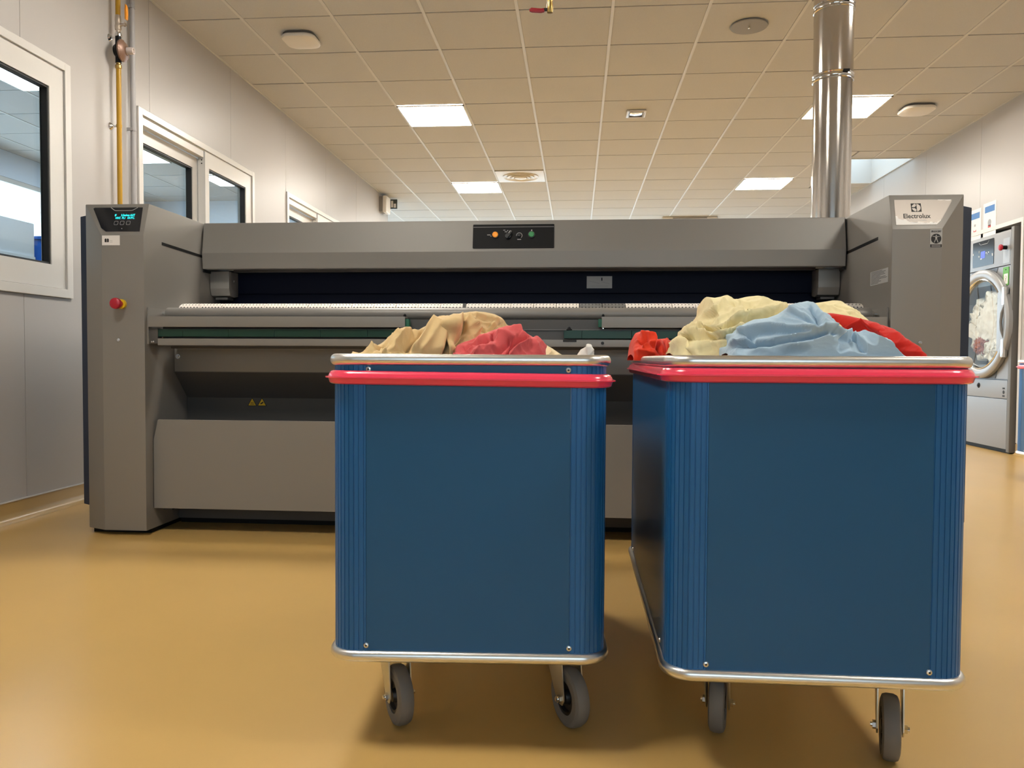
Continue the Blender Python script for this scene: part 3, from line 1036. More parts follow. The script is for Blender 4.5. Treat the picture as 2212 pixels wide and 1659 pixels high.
# --- lower body, service box, kick plate
bm = bmesh.new()
prism(bm, [(3.486, 0.8285), (3.486, 0.708), (3.602, 0.586), (3.602, 0.13), (4.30, 0.13), (4.30, 1.0), (3.56, 1.0), (3.50, 0.96), (3.486, 0.9)], 'x', XI0 + 0.002, XI1 - 0.002)
obj('lower_body', bm, 'machine_dark', iron, 0.002, smooth=15)
bm = bmesh.new()
prism(bm, [(XI0 + 0.0035, 0.82), (XI1 - 0.0035, 0.82), (XI1 - 0.0035, 0.712), (XI0 + 0.0035, 0.712)], 'y', 3.4835, 3.4858)
obj('front_panel', bm, 'machine', iron, 0.0008)
bm = bmesh.new()
lathe(bm, [(0, -0.008), (0.005, -0.0075), (0.006, -0.003), (0.011, -0.003), (0.012, 0)], (XI0 + 0.021, 3.483, 0.781), (0, 1, 0), 18)
obj('panel_lock', bm, 'chrome', iron)
for i, x in enumerate((-1.5345, -1.4865)):
    M = frame_front(x, 3.6015, 0.567)
    w_ = poly_plate('warning_sign', 'ink', iron, [(-0.023, -0.019), (0.023, -0.019), (0.0, 0.021)], 0.0006, M)
    D = M @ Matrix.Translation((0, 0, 0.0007))
    poly_plate('sign_field', 'warn_yellow', w_, [(-0.0185, -0.0165), (0.0185, -0.0165), (0.0, 0.0160)], 0.0003, D)
    D = D @ Matrix.Translation((0, 0, 0.0004))
    if i == 0:
        poly_plate('sign_glyph', 'ink', w_, [(-0.010, -0.012), (0.010, -0.012), (0.010, -0.0095), (-0.010, -0.0095)], 0.0003, D)
        for q in (-0.005, 0, 0.005):
            poly_plate('sign_glyph', 'ink', w_, [(q - 0.001, -0.007), (q + 0.001, -0.007), (q + 0.0016, -0.003), (q, 0.0005), (q - 0.0012, -0.003)], 0.0003, D)
    else:
        poly_plate('sign_glyph', 'ink', w_, [(-0.010, -0.009), (-0.004, -0.011), (0.008, -0.004), (0.004, 0.003), (0.001, -0.001), (-0.003, -0.003)], 0.0003, D)
bm = bmesh.new()
prism(bm, [(XI0 + 0.004, 0.112), (XI1 - 0.004, 0.112), (XI1 - 0.004, 0.414), (XI1 - 0.024, 0.503), (XI0 + 0.024, 0.503), (XI0 + 0.004, 0.414)], 'y', 3.296, 3.310)
obj('service_door', bm, 'machine', iron, 0.0012, smooth=0)
bx('service_box', 'machine_dark', iron, XI0 + 0.004, XI1 - 0.004, 3.3105, 3.595, 0.132, 0.43, smooth=0)
bx('base_shadow_box', 'black', iron, XI0 + 0.002, XI1 - 0.002, 3.535, 4.30, 0.001, 0.129, smooth=0)  # black box added to stand for the shadow under the kick plate
bx('box_catch', 'ink', iron, XI0 + 0.045, XI0 + 0.085, 3.30, 3.33, 0.106, 0.1118, smooth=0)
bx('kick_plate', 'machine_dark', iron, XI0 + 0.002, XI1 - 0.002, 3.512, 3.53, 0.026, 0.128, smooth=0)
# --- stainless flue standing on the machine
fl = thing('flue_pipe', 'shiny stainless steel flue rising from the right of the machine', 'pipe', (1.257, 4.06, TOPZ))
FR, FX, FY = 0.0935, 1.257, 4.06
for z0, z1, rr in ((TOPZ + 0.0005, 2.176, FR - 0.0015), (2.176, 2.517, FR + 0.0005), (2.517, 2.974, FR + 0.002)):
    bm = bmesh.new()
    prof = [(0, z0), (rr, z0), (rr, z0 + 0.02), (rr, z1 - 0.02), (rr, z1), (0, z1)]
    lathe(bm, prof, (FX, FY, 0), (0, 0, 1), 64)
    obj('pipe_segment', bm, 'stainless', fl, smooth=40)
for z in (2.176, 2.517):
    bm = bmesh.new()
    lathe(bm, [(FR - 0.001, z - 0.020), (FR + 0.0035, z - 0.016), (FR + 0.001, z - 0.008), (FR + 0.0045, z - 0.001), (FR + 0.001, z + 0.006), (FR + 0.0045, z + 0.013), (FR - 0.001, z + 0.018)], (FX, FY, 0), (0, 0, 1), 64)
    obj('pipe_collar', bm, 'stainless', fl, smooth=50)
    bm = bmesh.new()
    box(bm, FX + 0.02, FX + 0.05, FY - FR - 0.004, FY - FR + 0.010, z + 0.004, z + 0.016)
    obj('collar_clasp', bm, 'black', fl, 0.002)

# ================================================================== laundry trolleys
TW, TL, TR = 0.545, 1.0, 0.050     # body width, length, corner radius
TZ0, TZ1 = 0.196, 0.770
SHARED = {}


def shared(key, make, parent, M):
    """one mesh per key, one object per use; M is the placement in the trolley's frame"""
    if key in SHARED:
        o = SHARED[key].copy()
        COL.objects.link(o)
    else:
        o = make()
        SHARED[key] = o
    o.parent = parent
    o.matrix_parent_inverse = Matrix.Identity(4)
    o.matrix_basis = M
    return o


def mk_caster():
    """fork and plate; swivel axis at the origin, wheel trails towards -y"""
    bm = bmesh.new()
    cyl(bm, (0, 0, 0.158), (0, 0, 0.170), 0.030, n=24)
    cyl(bm, (0, 0, 0.146), (0, 0, 0.158), 0.036, n=24)
    box(bm, -0.023, 0.023, -0.036, 0.030, 0.138, 0.146)
    for s in (-1, 1):
        pts = [(0.030, 0.146), (-0.045, 0.146), (-0.058, 0.062), (-0.050, 0.050), (-0.032, 0.050), (-0.022, 0.062), (0.012, 0.118)]
        prism(bm, pts, 'x', s * 0.0215, s * 0.0245)
    return obj('caster_fork', bm, 'zinc', None, 0.0008)


def mk_wheel():
    bm = bmesh.new()
    R = 0.0625
    prof = [(0.036, -0.0155), (0.052, -0.0165), (0.0595, -0.0135), (R, -0.0065), (R, 0.0065), (0.0595, 0.0135), (0.052, 0.0165), (0.036, 0.0155), (0.036, -0.0155)]
    lathe(bm, prof, (0, -0.041, R), (1, 0, 0), 48)
    return obj('wheel', bm, 'rubber', None, smooth=25)


def mk_hub():
    bm = bmesh.new()
    lathe(bm, [(0.0362, -0.0135), (0.030, -0.0135), (0.028, -0.006), (0.016, -0.006), (0.013, -0.016), (0, -0.016)], (0, -0.041, 0.0625), (1, 0, 0), 32)
    lathe(bm, [(0.0362, 0.0135), (0.030, 0.0135), (0.028, 0.006), (0.016, 0.006), (0.013, 0.016), (0, 0.016)], (0, -0.041, 0.0625), (1, 0, 0), 32)
    return obj('wheel_hub', bm, 'hub_black', None, smooth=25)


def mk_bolt():
    bm = bmesh.new()
    for s in (1,):
        cyl(bm, (s * 0.0248, -0.041, 0.0625), (s * 0.031, -0.041, 0.0625), 0.0085, n=6)
        cyl(bm, (s * 0.031, -0.041, 0.0625), (s * 0.035, -0.041, 0.0625), 0.0045, n=12)
    return obj('axle_bolt', bm, 'chrome', None)


def mk_corner():
    """grooved corner profile, corner centre at origin, outer arc towards +x -y"""
    pts = []
    n = 44
    L = 0.022
    def groove(t):
        return 0.0011 if (t % 0.0098) < 0.0018 else 0.0
    path = []
    for i in range(9):
        path.append(((-L + L * i / 9, -TR), (0, -1), L * i / 9))
    for i in range(n + 1):
        a = -PI / 2 + PI / 2 * i / n
        path.append(((TR * math.cos(a), TR * math.sin(a)), (math.cos(a), math.sin(a)), L + TR * PI / 2 * i / n))
    for i in range(1, 10):
        path.append(((TR, L * i / 9), (1, 0), L + TR * PI / 2 + L * i / 9))
    # dense resample for crisp grooves
    dense = []
    tot = path[-1][2]
    N = 300
    j = 0
    for k in range(N + 1):
        t = tot * k / N
        while j < len(path) - 2 and path[j + 1][2] < t:
            j += 1
        p, q = path[j], path[j + 1]
        f = 0 if q[2] == p[2] else (t - p[2]) / (q[2] - p[2])
        x = p[0][0] + (q[0][0] - p[0][0]) * f
        y = p[0][1] + (q[0][1] - p[0][1]) * f
        nx = p[1][0] + (q[1][0] - p[1][0]) * f
        ny = p[1][1] + (q[1][1] - p[1][1]) * f
        g = groove(t)
        dense.append((x - nx * g, y - ny * g, nx, ny))
    bm = bmesh.new()
    cols = []
    for x, y, nx, ny in dense:
        cols.append([bm.verts.new((x, y, TZ0)), bm.verts.new((x, y, TZ1))])
    inn = [[bm.verts.new((x - nx * 0.005, y - ny * 0.005, TZ0)), bm.verts.new((x - nx * 0.005, y - ny * 0.005, TZ1))] for x, y, nx, ny in dense[::12]]
    for a, b in zip(cols, cols[1:]):
        bm.faces.new((a[0], b[0], b[1], a[1]))
    for a, b in zip(inn, inn[1:]):
        bm.faces.new((b[0], a[0], a[1], b[1]))
    o = obj('corner_profile', bm, 'trolley_corner', None, smooth=20)
    return o


def mk_rivet():
    bm = bmesh.new()
    lathe(bm, [(0, -0.0012), (0.0018, -0.0012), (0.0020, -0.0030), (0.0048, -0.0022), (0.0056, 0)], (0, 0, 0), (0, 1, 0), 14)
    return obj('rivet', bm, 'aluminium', None)


def mk_rivet_eye():
    bm = bmesh.new()
    cyl(bm, (0, -0.0010, 0), (0, -0.0018, 0), 0.0021, n=10)
    return obj('rivet_eye', bm, 'ink', None)


def trolley(label, loc, rot, casters, bump_z, bump_tilt):
    t = thing('laundry_trolley', label, 'trolley', (0, 0, 0), 'blue laundry trolleys')
    L = TR + 0.022
    I = Matrix.Identity(4)
    for s in (-1, 1):
        shared('panel_short', lambda: bx('panel', 'trolley_blue', None, -TW / 2 + L - TR * 0 + 0.0005, TW / 2 - L - 0.0005, -0.0042, -0.0004, TZ0, TZ1, smooth=0), t,
               Matrix.Translation((0, s * TL / 2, 0)) @ (I if s < 0 else Matrix.Rotation(PI, 4, 'Z')) @ Matrix.Translation((0, 0.0046, 0)))
        shared('panel_long', lambda: bx('panel', 'trolley_blue', None, -TL / 2 + L + 0.0005, TL / 2 - L - 0.0005, -0.0042, -0.0004, TZ0, TZ1, smooth=0), t,
               Matrix.Translation((s * TW / 2, 0, 0)) @ Matrix.Rotation(s * PI / 2, 4, 'Z') @ Matrix.Translation((0, 0.0046, 0)))
    for a, (cx, cy) in ((0, (1, -1)), (PI / 2, (1, 1)), (PI, (-1, 1)), (-PI / 2, (-1, -1))):
        shared('corner', mk_corner, t, Matrix.Translation((cx * (TW / 2 - TR), cy * (TL / 2 - TR), 0)) @ Matrix.Rotation(a, 4, 'Z'))
    out = rrect(TW, TL, TR, 10)

    def mk_rim():
        bm = bmesh.new()
        prof = [(0.0085 + 0.0095 * math.cos(q) - 0.0095, 0.0112 * math.sin(q)) for q in [PI * 2 * i / 16 for i in range(16)]]
        prof = [(p[0] + (0.0005), p[1]) for p in prof]
        ring_sweep(bm, out, prof, 0)
        return obj('rim', bm, 'aluminium', None, smooth=60)
    shared('rim', mk_rim, t, Matrix.Translation((0, 0, 0.7762)))
    shared('rim', mk_rim, t, Matrix.Translation((0, 0, 0.1905)))
    bm = bmesh.new()
    box(bm, -TW / 2 + 0.006, TW / 2 - 0.006, -TL / 2 + 0.03, TL / 2 - 0.03, 0.182, 0.192)
    o = obj('bottom_board', bm, 'aluminium', None, smooth=0)
    o.parent = t
    bm = bmesh.new()
    prof = [(0.0005, -0.0135), (0.006, -0.0135), (0.0105, -0.011), (0.0128, -0.004), (0.0135, -0.0018), (0.0190, -0.0012), (0.0190, 0.0012), (0.0135, 0.0018),
            (0.0120, 0.006), (0.0085, 0.0115), (0.004, 0.0135), (0.0005, 0.0135)]
    ring_sweep(bm, out, prof, bump_z, bump_tilt)
    o = obj('bumper', bm, 'bumper', None, smooth=40)
    o.parent = t
    for x, z in ((-0.195, 0.7575), (0.195, 0.7575), (-0.20, 0.212), (0.20, 0.212)):
        r = shared('rivet', mk_rivet, t, Matrix.Translation((x, -TL / 2 + 0.0003, z)))
        shared('rivet_eye', mk_rivet_eye, r, I)
    for y in (-0.38, 0.38):
        for z in (0.7575, 0.212):
            r = shared('rivet', mk_rivet, t, Matrix.Translation((-TW / 2 + 0.0003, y, z)) @ Matrix.Rotation(-PI / 2, 4, 'Z'))
            shared('rivet_eye', mk_rivet_eye, r, I)
    for x, y, a in casters:
        c = shared('caster', mk_caster, t, Matrix.Translation((x, y, 0.0004)) @ Matrix.Rotation(a, 4, 'Z'))
        c.name = 'caster'
        for key, f in (('wheel', mk_wheel), ('hub', mk_hub)):
            shared(key, f, c, I)
        shared('axle', mk_bolt, c, I)
        shared('axle', mk_bolt, c, Matrix.Translation((0, -0.082, 0)) @ Matrix.Rotation(PI, 4, 'Z'))
    t.location = loc
    t.rotation_euler = (0, 0, rot)
    return t


D2R = math.radians
LT = (-0.237, 2.012)
RT = (0.444, 1.968)
trolley('blue laundry trolley in the middle, holding beige and coral cloths', (LT[0], LT[1], 0), D2R(3.0),
        [(-0.175, -0.345, D2R(28)), (0.190, -0.340, D2R(27)), (-0.182, 0.345, D2R(190)), (0.185, 0.345, D2R(160))], 0.739, 0.010)
trolley('blue laundry trolley on the right, nearest, heaped with cream, light blue and red cloths', (RT[0], RT[1], 0), 0.0,
        [(-0.153, -0.353, D2R(166)), (0.184, -0.361, D2R(-17)), (-0.182, 0.345, D2R(20)), (0.182, 0.345, D2R(-40))], 0.751, 0.0)
trolley('distant blue laundry trolley at the right edge beside the dryer', (3.106, 4.825, 0), D2R(0),
        [(-0.182, -0.345, 0.3), (0.185, -0.345, -0.4), (-0.182, 0.345, 0.2), (0.185, 0.345, 0.1)], 0.742, 0.0)

# ================================================================== laundry
CLOTH = {'beige': {'df': 0.2, 'db': 0.3, 'crest': [(-0.446, 1.63, 0.783), (-0.432, 1.649, 0.797), (-0.416, 1.67, 0.811), (-0.399, 1.69, 0.823), (-0.38, 1.714, 0.831), (-0.363, 1.735, 0.835), (-0.349, 1.751, 0.841), (-0.337, 1.764, 0.852), (-0.321, 1.782, 0.861), (-0.305, 1.8, 0.87), (-0.291, 1.814, 0.872), (-0.28, 1.826, 0.869), (-0.271, 1.835, 0.873), (-0.27, 1.837, 0.886), (-0.254, 1.853, 0.889), (-0.242, 1.865, 0.892), (-0.222, 1.885, 0.891), (-0.2, 1.906, 0.887), (-0.185, 1.921, 0.88), (-0.179, 1.926, 0.873), (-0.176, 1.929, 0.859), (-0.174, 1.93, 0.786)], 'strokes': [([(-0.282, 0.865), (-0.28, 0.835), (-0.281, 0.786)], -0.022, 0.006), ([(-0.277, 0.867), (-0.273, 0.835), (-0.27, 0.786)], 0.012, 0.01), ([(-0.291, 0.865), (-0.288, 0.835), (-0.288, 0.786)], 0.012, 0.012), ([(-0.255, 0.873), (-0.25, 0.842), (-0.255, 0.82), (-0.265, 0.802)], -0.014, 0.006), ([(-0.249, 0.864), (-0.236, 0.846), (-0.219, 0.831)], 0.013, 0.006), ([(-0.344, 0.788), (-0.332, 0.809), (-0.32, 0.833), (-0.305, 0.855)], 0.012, 0.008), ([(-0.351, 0.788), (-0.341, 0.809), (-0.328, 0.835)], -0.01, 0.008), ([(-0.416, 0.788), (-0.391, 0.805), (-0.374, 0.814), (-0.355, 0.822), (-0.331, 0.836)], 0.008, 0.006), ([(-0.402, 0.788), (-0.396, 0.798), (-0.387, 0.788)], -0.012, 0.005), ([(-0.374, 0.787), (-0.377, 0.799), (-0.365, 0.811), (-0.344, 0.824)], 0.01, 0.007), ([(-0.258, 0.868), (-0.266, 0.845), (-0.269, 0.82)], 0.012, 0.008), ([(-0.239, 0.88), (-0.211, 0.877), (-0.182, 0.869)], 0.006, 0.006), ([(-0.233, 0.865), (-0.211, 0.869), (-0.194, 0.864)], -0.006, 0.008), ([(-0.225, 0.84), (-0.197, 0.849), (-0.172, 0.863)], -0.01, 0.008), ([(-0.327, 0.789), (-0.31, 0.816), (-0.297, 0.849)], 0.006, 0.01)]}, 'coral': {'df': 0.11, 'db': 0.2, 'crest': [(-0.252, 1.66, 0.785), (-0.251, 1.66, 0.806), (-0.237, 1.663, 0.814), (-0.22, 1.667, 0.822), (-0.196, 1.672, 0.832), (-0.183, 1.675, 0.839), (-0.159, 1.681, 0.846), (-0.144, 1.684, 0.85), (-0.135, 1.686, 0.849), (-0.123, 1.688, 0.84), (-0.109, 1.691, 0.832), (-0.091, 1.695, 0.823), (-0.079, 1.698, 0.815), (-0.071, 1.699, 0.809), (-0.069, 1.7, 0.796), (-0.067, 1.7, 0.786)], 'strokes': [([(-0.179, 0.835), (-0.174, 0.821)], -0.012, 0.004), ([(-0.242, 0.803), (-0.219, 0.81), (-0.179, 0.819)], -0.01, 0.007), ([(-0.242, 0.806), (-0.219, 0.814), (-0.182, 0.828)], 0.006, 0.006), ([(-0.142, 0.786), (-0.134, 0.804), (-0.122, 0.812), (-0.102, 0.817)], -0.012, 0.005), ([(-0.138, 0.786), (-0.13, 0.801), (-0.118, 0.808), (-0.1, 0.813)], 0.01, 0.007), ([(-0.134, 0.846), (-0.12, 0.827), (-0.102, 0.815)], 0.009, 0.006), ([(-0.165, 0.786), (-0.151, 0.804), (-0.134, 0.818)], -0.008, 0.01), ([(-0.168, 0.832), (-0.148, 0.83), (-0.128, 0.818)], 0.006, 0.008), ([(-0.094, 0.821), (-0.082, 0.807), (-0.069, 0.801)], 0.006, 0.006), ([(-0.213, 0.789), (-0.19, 0.801), (-0.165, 0.806)], 0.006, 0.01)]}, 'creamright': {'df': 0.1, 'db': 0.15, 'crest': [(-0.096, 1.8, 0.786), (-0.092, 1.8, 0.82), (-0.084, 1.8, 0.818), (-0.071, 1.8, 0.811), (-0.055, 1.8, 0.802), (-0.034, 1.8, 0.788)], 'strokes': [([(-0.082, 0.814), (-0.066, 0.8), (-0.057, 0.787)], 0.005, 0.006)]}, 'whitecorner': {'df': 0.06, 'db': 0.07, 'crest': [(-0.001, 1.72, 0.786), (0.008, 1.72, 0.8), (0.024, 1.72, 0.808), (0.033, 1.72, 0.801), (0.043, 1.72, 0.786)], 'strokes': [([(0.024, 0.808), (0.025, 0.796), (0.031, 0.787)], 0.008, 0.004), ([(0.016, 0.796), (0.011, 0.787)], -0.004, 0.004)]}, 'orange': {'df': 0.12, 'db': 0.14, 'crest': [(0.146, 2.16, 0.789), (0.148, 2.159, 0.814), (0.15, 2.158, 0.832), (0.158, 2.155, 0.85), (0.175, 2.148, 0.856), (0.191, 2.141, 0.857), (0.206, 2.135, 0.843), (0.216, 2.131, 0.833), (0.233, 2.123, 0.835), (0.248, 2.117, 0.825), (0.265, 2.11, 0.818), (0.282, 2.103, 0.805), (0.288, 2.1, 0.789)], 'strokes': [([(0.21, 0.833), (0.206, 0.813), (0.213, 0.791)], -0.016, 0.006), ([(0.219, 0.832), (0.216, 0.791)], 0.006, 0.004), ([(0.226, 0.831), (0.223, 0.791)], -0.007, 0.003), ([(0.233, 0.83), (0.228, 0.791)], 0.006, 0.004), ([(0.239, 0.824), (0.234, 0.791)], -0.007, 0.003), ([(0.246, 0.821), (0.241, 0.791)], 0.006, 0.004), ([(0.171, 0.804), (0.188, 0.821), (0.203, 0.818)], 0.008, 0.006), ([(0.167, 0.842), (0.194, 0.833), (0.207, 0.82)], 0.01, 0.006), ([(0.159, 0.822), (0.18, 0.827), (0.197, 0.809)], -0.008, 0.007), ([(0.155, 0.8), (0.18, 0.798), (0.201, 0.793)], 0.006, 0.006)]}, 'cream': {'df': 0.26, 'db': 0.3, 'crest': [(0.225, 1.95, 0.791), (0.231, 1.95, 0.824), (0.24, 1.949, 0.834), (0.255, 1.948, 0.838), (0.257, 1.948, 0.86), (0.272, 1.947, 0.862), (0.294, 1.945, 0.872), (0.303, 1.945, 0.891), (0.307, 1.944, 0.905), (0.305, 1.944, 0.925), (0.311, 1.944, 0.932), (0.331, 1.943, 0.929), (0.347, 1.941, 0.932), (0.358, 1.941, 0.936), (0.368, 1.94, 0.925), (0.382, 1.939, 0.925), (0.401, 1.938, 0.93), (0.431, 1.935, 0.934), (0.448, 1.934, 0.929), (0.471, 1.933, 0.917), (0.502, 1.93, 0.907), (0.541, 1.928, 0.912), (0.571, 1.925, 0.916), (0.601, 1.923, 0.92), (0.616, 1.922, 0.912), (0.632, 1.921, 0.898), (0.639, 1.92, 0.887), (0.643, 1.92, 0.872), (0.646, 1.92, 0.793)], 'strokes': [([(0.289, 0.895), (0.306, 0.891), (0.331, 0.909), (0.344, 0.917)], 0.01, 0.006), ([(0.296, 0.919), (0.294, 0.898)], -0.006, 0.006), ([(0.256, 0.856), (0.282, 0.847), (0.312, 0.851), (0.341, 0.861), (0.371, 0.871), (0.4, 0.875), (0.458, 0.891)], 0.016, 0.006), ([(0.256, 0.85), (0.286, 0.841), (0.316, 0.845), (0.345, 0.855), (0.374, 0.865), (0.404, 0.87), (0.461, 0.885)], -0.014, 0.005), ([(0.241, 0.836), (0.271, 0.832), (0.312, 0.832), (0.345, 0.84), (0.36, 0.852)], 0.014, 0.006), ([(0.245, 0.828), (0.271, 0.824), (0.312, 0.825), (0.349, 0.833)], -0.01, 0.006), ([(0.278, 0.864), (0.312, 0.852), (0.345, 0.855)], -0.008, 0.006), ([(0.219, 0.819), (0.245, 0.81), (0.257, 0.792)], 0.01, 0.006), ([(0.253, 0.806), (0.29, 0.813), (0.342, 0.821)], 0.006, 0.01), ([(0.346, 0.916), (0.359, 0.901), (0.399, 0.896)], -0.006, 0.01), ([(0.377, 0.92), (0.37, 0.897), (0.341, 0.875)], 0.007, 0.01), ([(0.421, 0.918), (0.436, 0.903), (0.472, 0.897)], 0.006, 0.008), ([(0.311, 0.918), (0.319, 0.894), (0.297, 0.871)], -0.006, 0.01), ([(0.536, 0.906), (0.561, 0.893), (0.593, 0.883)], 0.006, 0.01), ([(0.568, 0.907), (0.583, 0.892), (0.597, 0.879)], -0.005, 0.006)]}, 'creamfold': {'df': 0.08, 'db': 0.08, 'crest': [(0.515, 1.72, 0.791), (0.517, 1.719, 0.871), (0.525, 1.715, 0.87), (0.539, 1.71, 0.861), (0.551, 1.705, 0.847), (0.559, 1.701, 0.837), (0.562, 1.7, 0.791)], 'strokes': [([(0.518, 0.864), (0.533, 0.846), (0.54, 0.832)], 0.005, 0.006)]}, 'blue': {'df': 0.11, 'db': 0.25, 'crest': [(0.301, 1.62, 0.789), (0.304, 1.619, 0.81), (0.319, 1.615, 0.832), (0.323, 1.614, 0.844), (0.341, 1.61, 0.855), (0.353, 1.607, 0.86), (0.378, 1.6, 0.863), (0.399, 1.595, 0.871), (0.417, 1.59, 0.886), (0.432, 1.586, 0.892), (0.45, 1.581, 0.895), (0.462, 1.578, 0.891), (0.468, 1.577, 0.881), (0.476, 1.574, 0.868), (0.481, 1.573, 0.845), (0.489, 1.571, 0.843), (0.503, 1.567, 0.839), (0.524, 1.562, 0.83), (0.538, 1.558, 0.834), (0.555, 1.553, 0.835), (0.569, 1.549, 0.827), (0.58, 1.546, 0.816), (0.595, 1.542, 0.8), (0.602, 1.54, 0.791)], 'strokes': [([(0.294, 0.808), (0.331, 0.815), (0.373, 0.813), (0.402, 0.818), (0.431, 0.825), (0.459, 0.838)], 0.013, 0.006), ([(0.298, 0.802), (0.334, 0.81), (0.373, 0.808), (0.405, 0.813), (0.434, 0.82), (0.46, 0.831)], -0.012, 0.005), ([(0.312, 0.841), (0.331, 0.835), (0.372, 0.84), (0.402, 0.837), (0.445, 0.833)], 0.012, 0.006), ([(0.315, 0.832), (0.337, 0.828), (0.373, 0.833), (0.402, 0.831), (0.442, 0.828)], -0.009, 0.006), ([(0.444, 0.888), (0.449, 0.863), (0.448, 0.839)], -0.01, 0.006), ([(0.452, 0.878), (0.458, 0.859), (0.457, 0.84)], 0.008, 0.006), ([(0.404, 0.873), (0.425, 0.857), (0.445, 0.837)], -0.008, 0.005), ([(0.41, 0.877), (0.43, 0.861), (0.448, 0.84)], 0.006, 0.005), ([(0.39, 0.857), (0.419, 0.849), (0.445, 0.834)], 0.006, 0.006), ([(0.325, 0.83), (0.34, 0.812), (0.37, 0.806)], -0.012, 0.005), ([(0.459, 0.837), (0.477, 0.827), (0.502, 0.824), (0.518, 0.829)], 0.011, 0.006), ([(0.462, 0.826), (0.485, 0.818), (0.51, 0.816)], -0.008, 0.008), ([(0.511, 0.827), (0.523, 0.812), (0.528, 0.796)], -0.01, 0.005), ([(0.518, 0.829), (0.529, 0.813), (0.537, 0.796)], 0.008, 0.006), ([(0.533, 0.832), (0.554, 0.812), (0.572, 0.795)], 0.008, 0.006), ([(0.331, 0.796), (0.373, 0.802), (0.417, 0.807), (0.46, 0.818), (0.488, 0.824)], 0.008, 0.007), ([(0.427, 0.888), (0.419, 0.876), (0.399, 0.863)], 0.006, 0.008)]}, 'red': {'df': 0.09, 'db': 0.2, 'crest': [(0.529, 1.8, 0.791), (0.532, 1.792, 0.873), (0.537, 1.785, 0.883), (0.551, 1.762, 0.882), (0.574, 1.723, 0.874), (0.591, 1.693, 0.866), (0.604, 1.667, 0.858), (0.606, 1.664, 0.853), (0.614, 1.647, 0.851), (0.622, 1.631, 0.845), (0.632, 1.608, 0.829), (0.642, 1.585, 0.817), (0.647, 1.575, 0.804), (0.649, 1.571, 0.795), (0.649, 1.57, 0.791)], 'strokes': [([(0.559, 0.835), (0.577, 0.845), (0.591, 0.852)], 0.018, 0.008), ([(0.555, 0.842), (0.575, 0.851), (0.588, 0.856)], -0.012, 0.006), ([(0.587, 0.845), (0.597, 0.829), (0.605, 0.804)], -0.008, 0.006), ([(0.59, 0.848), (0.607, 0.83), (0.62, 0.8)], 0.008, 0.012), ([(0.541, 0.869), (0.554, 0.854), (0.563, 0.836)], -0.006, 0.008)]}}


def vnoise(x, y, seed):
    """smooth value noise, vectorised"""
    xi, yi = np.floor(x).astype(int), np.floor(y).astype(int)
    fx, fy = x - xi, y - yi
    fx, fy = fx * fx * (3 - 2 * fx), fy * fy * (3 - 2 * fy)

    def h(a, b):
        v = np.sin(a * 127.1 + b * 311.7 + seed * 74.7) * 43758.5453
        return v - np.floor(v)
    return (h(xi, yi) * (1 - fx) + h(xi + 1, yi) * fx) * (1 - fy) + (h(xi, yi + 1) * (1 - fx) + h(xi + 1, yi + 1) * fx) * fy


def stroke_field(X, Z, strokes):
    F = np.zeros_like(X)
    for pts, amp, wid in strokes:
        d2 = np.full_like(X, 1e9)
        tt = np.zeros_like(X)
        n = len(pts) - 1
        for i in range(n):
            (ax, az), (bx_, bz) = pts[i], pts[i + 1]
            dx, dz = bx_ - ax, bz - az
            l2 = dx * dx + dz * dz + 1e-12
            t = np.clip(((X - ax) * dx + (Z - az) * dz) / l2, 0, 1)
            q = (X - ax - t * dx) ** 2 + (Z - az - t * dz) ** 2
            m = q < d2
            d2 = np.where(m, q, d2)
            tt = np.where(m, (i + t) / n, tt)
        taper = np.clip(np.minimum(tt, 1 - tt) * 6 + 0.35, 0, 1)
        e = wid * 0.12
        F += amp * taper * np.exp(-(np.sqrt(d2 + e * e) - e) / wid)
    return F


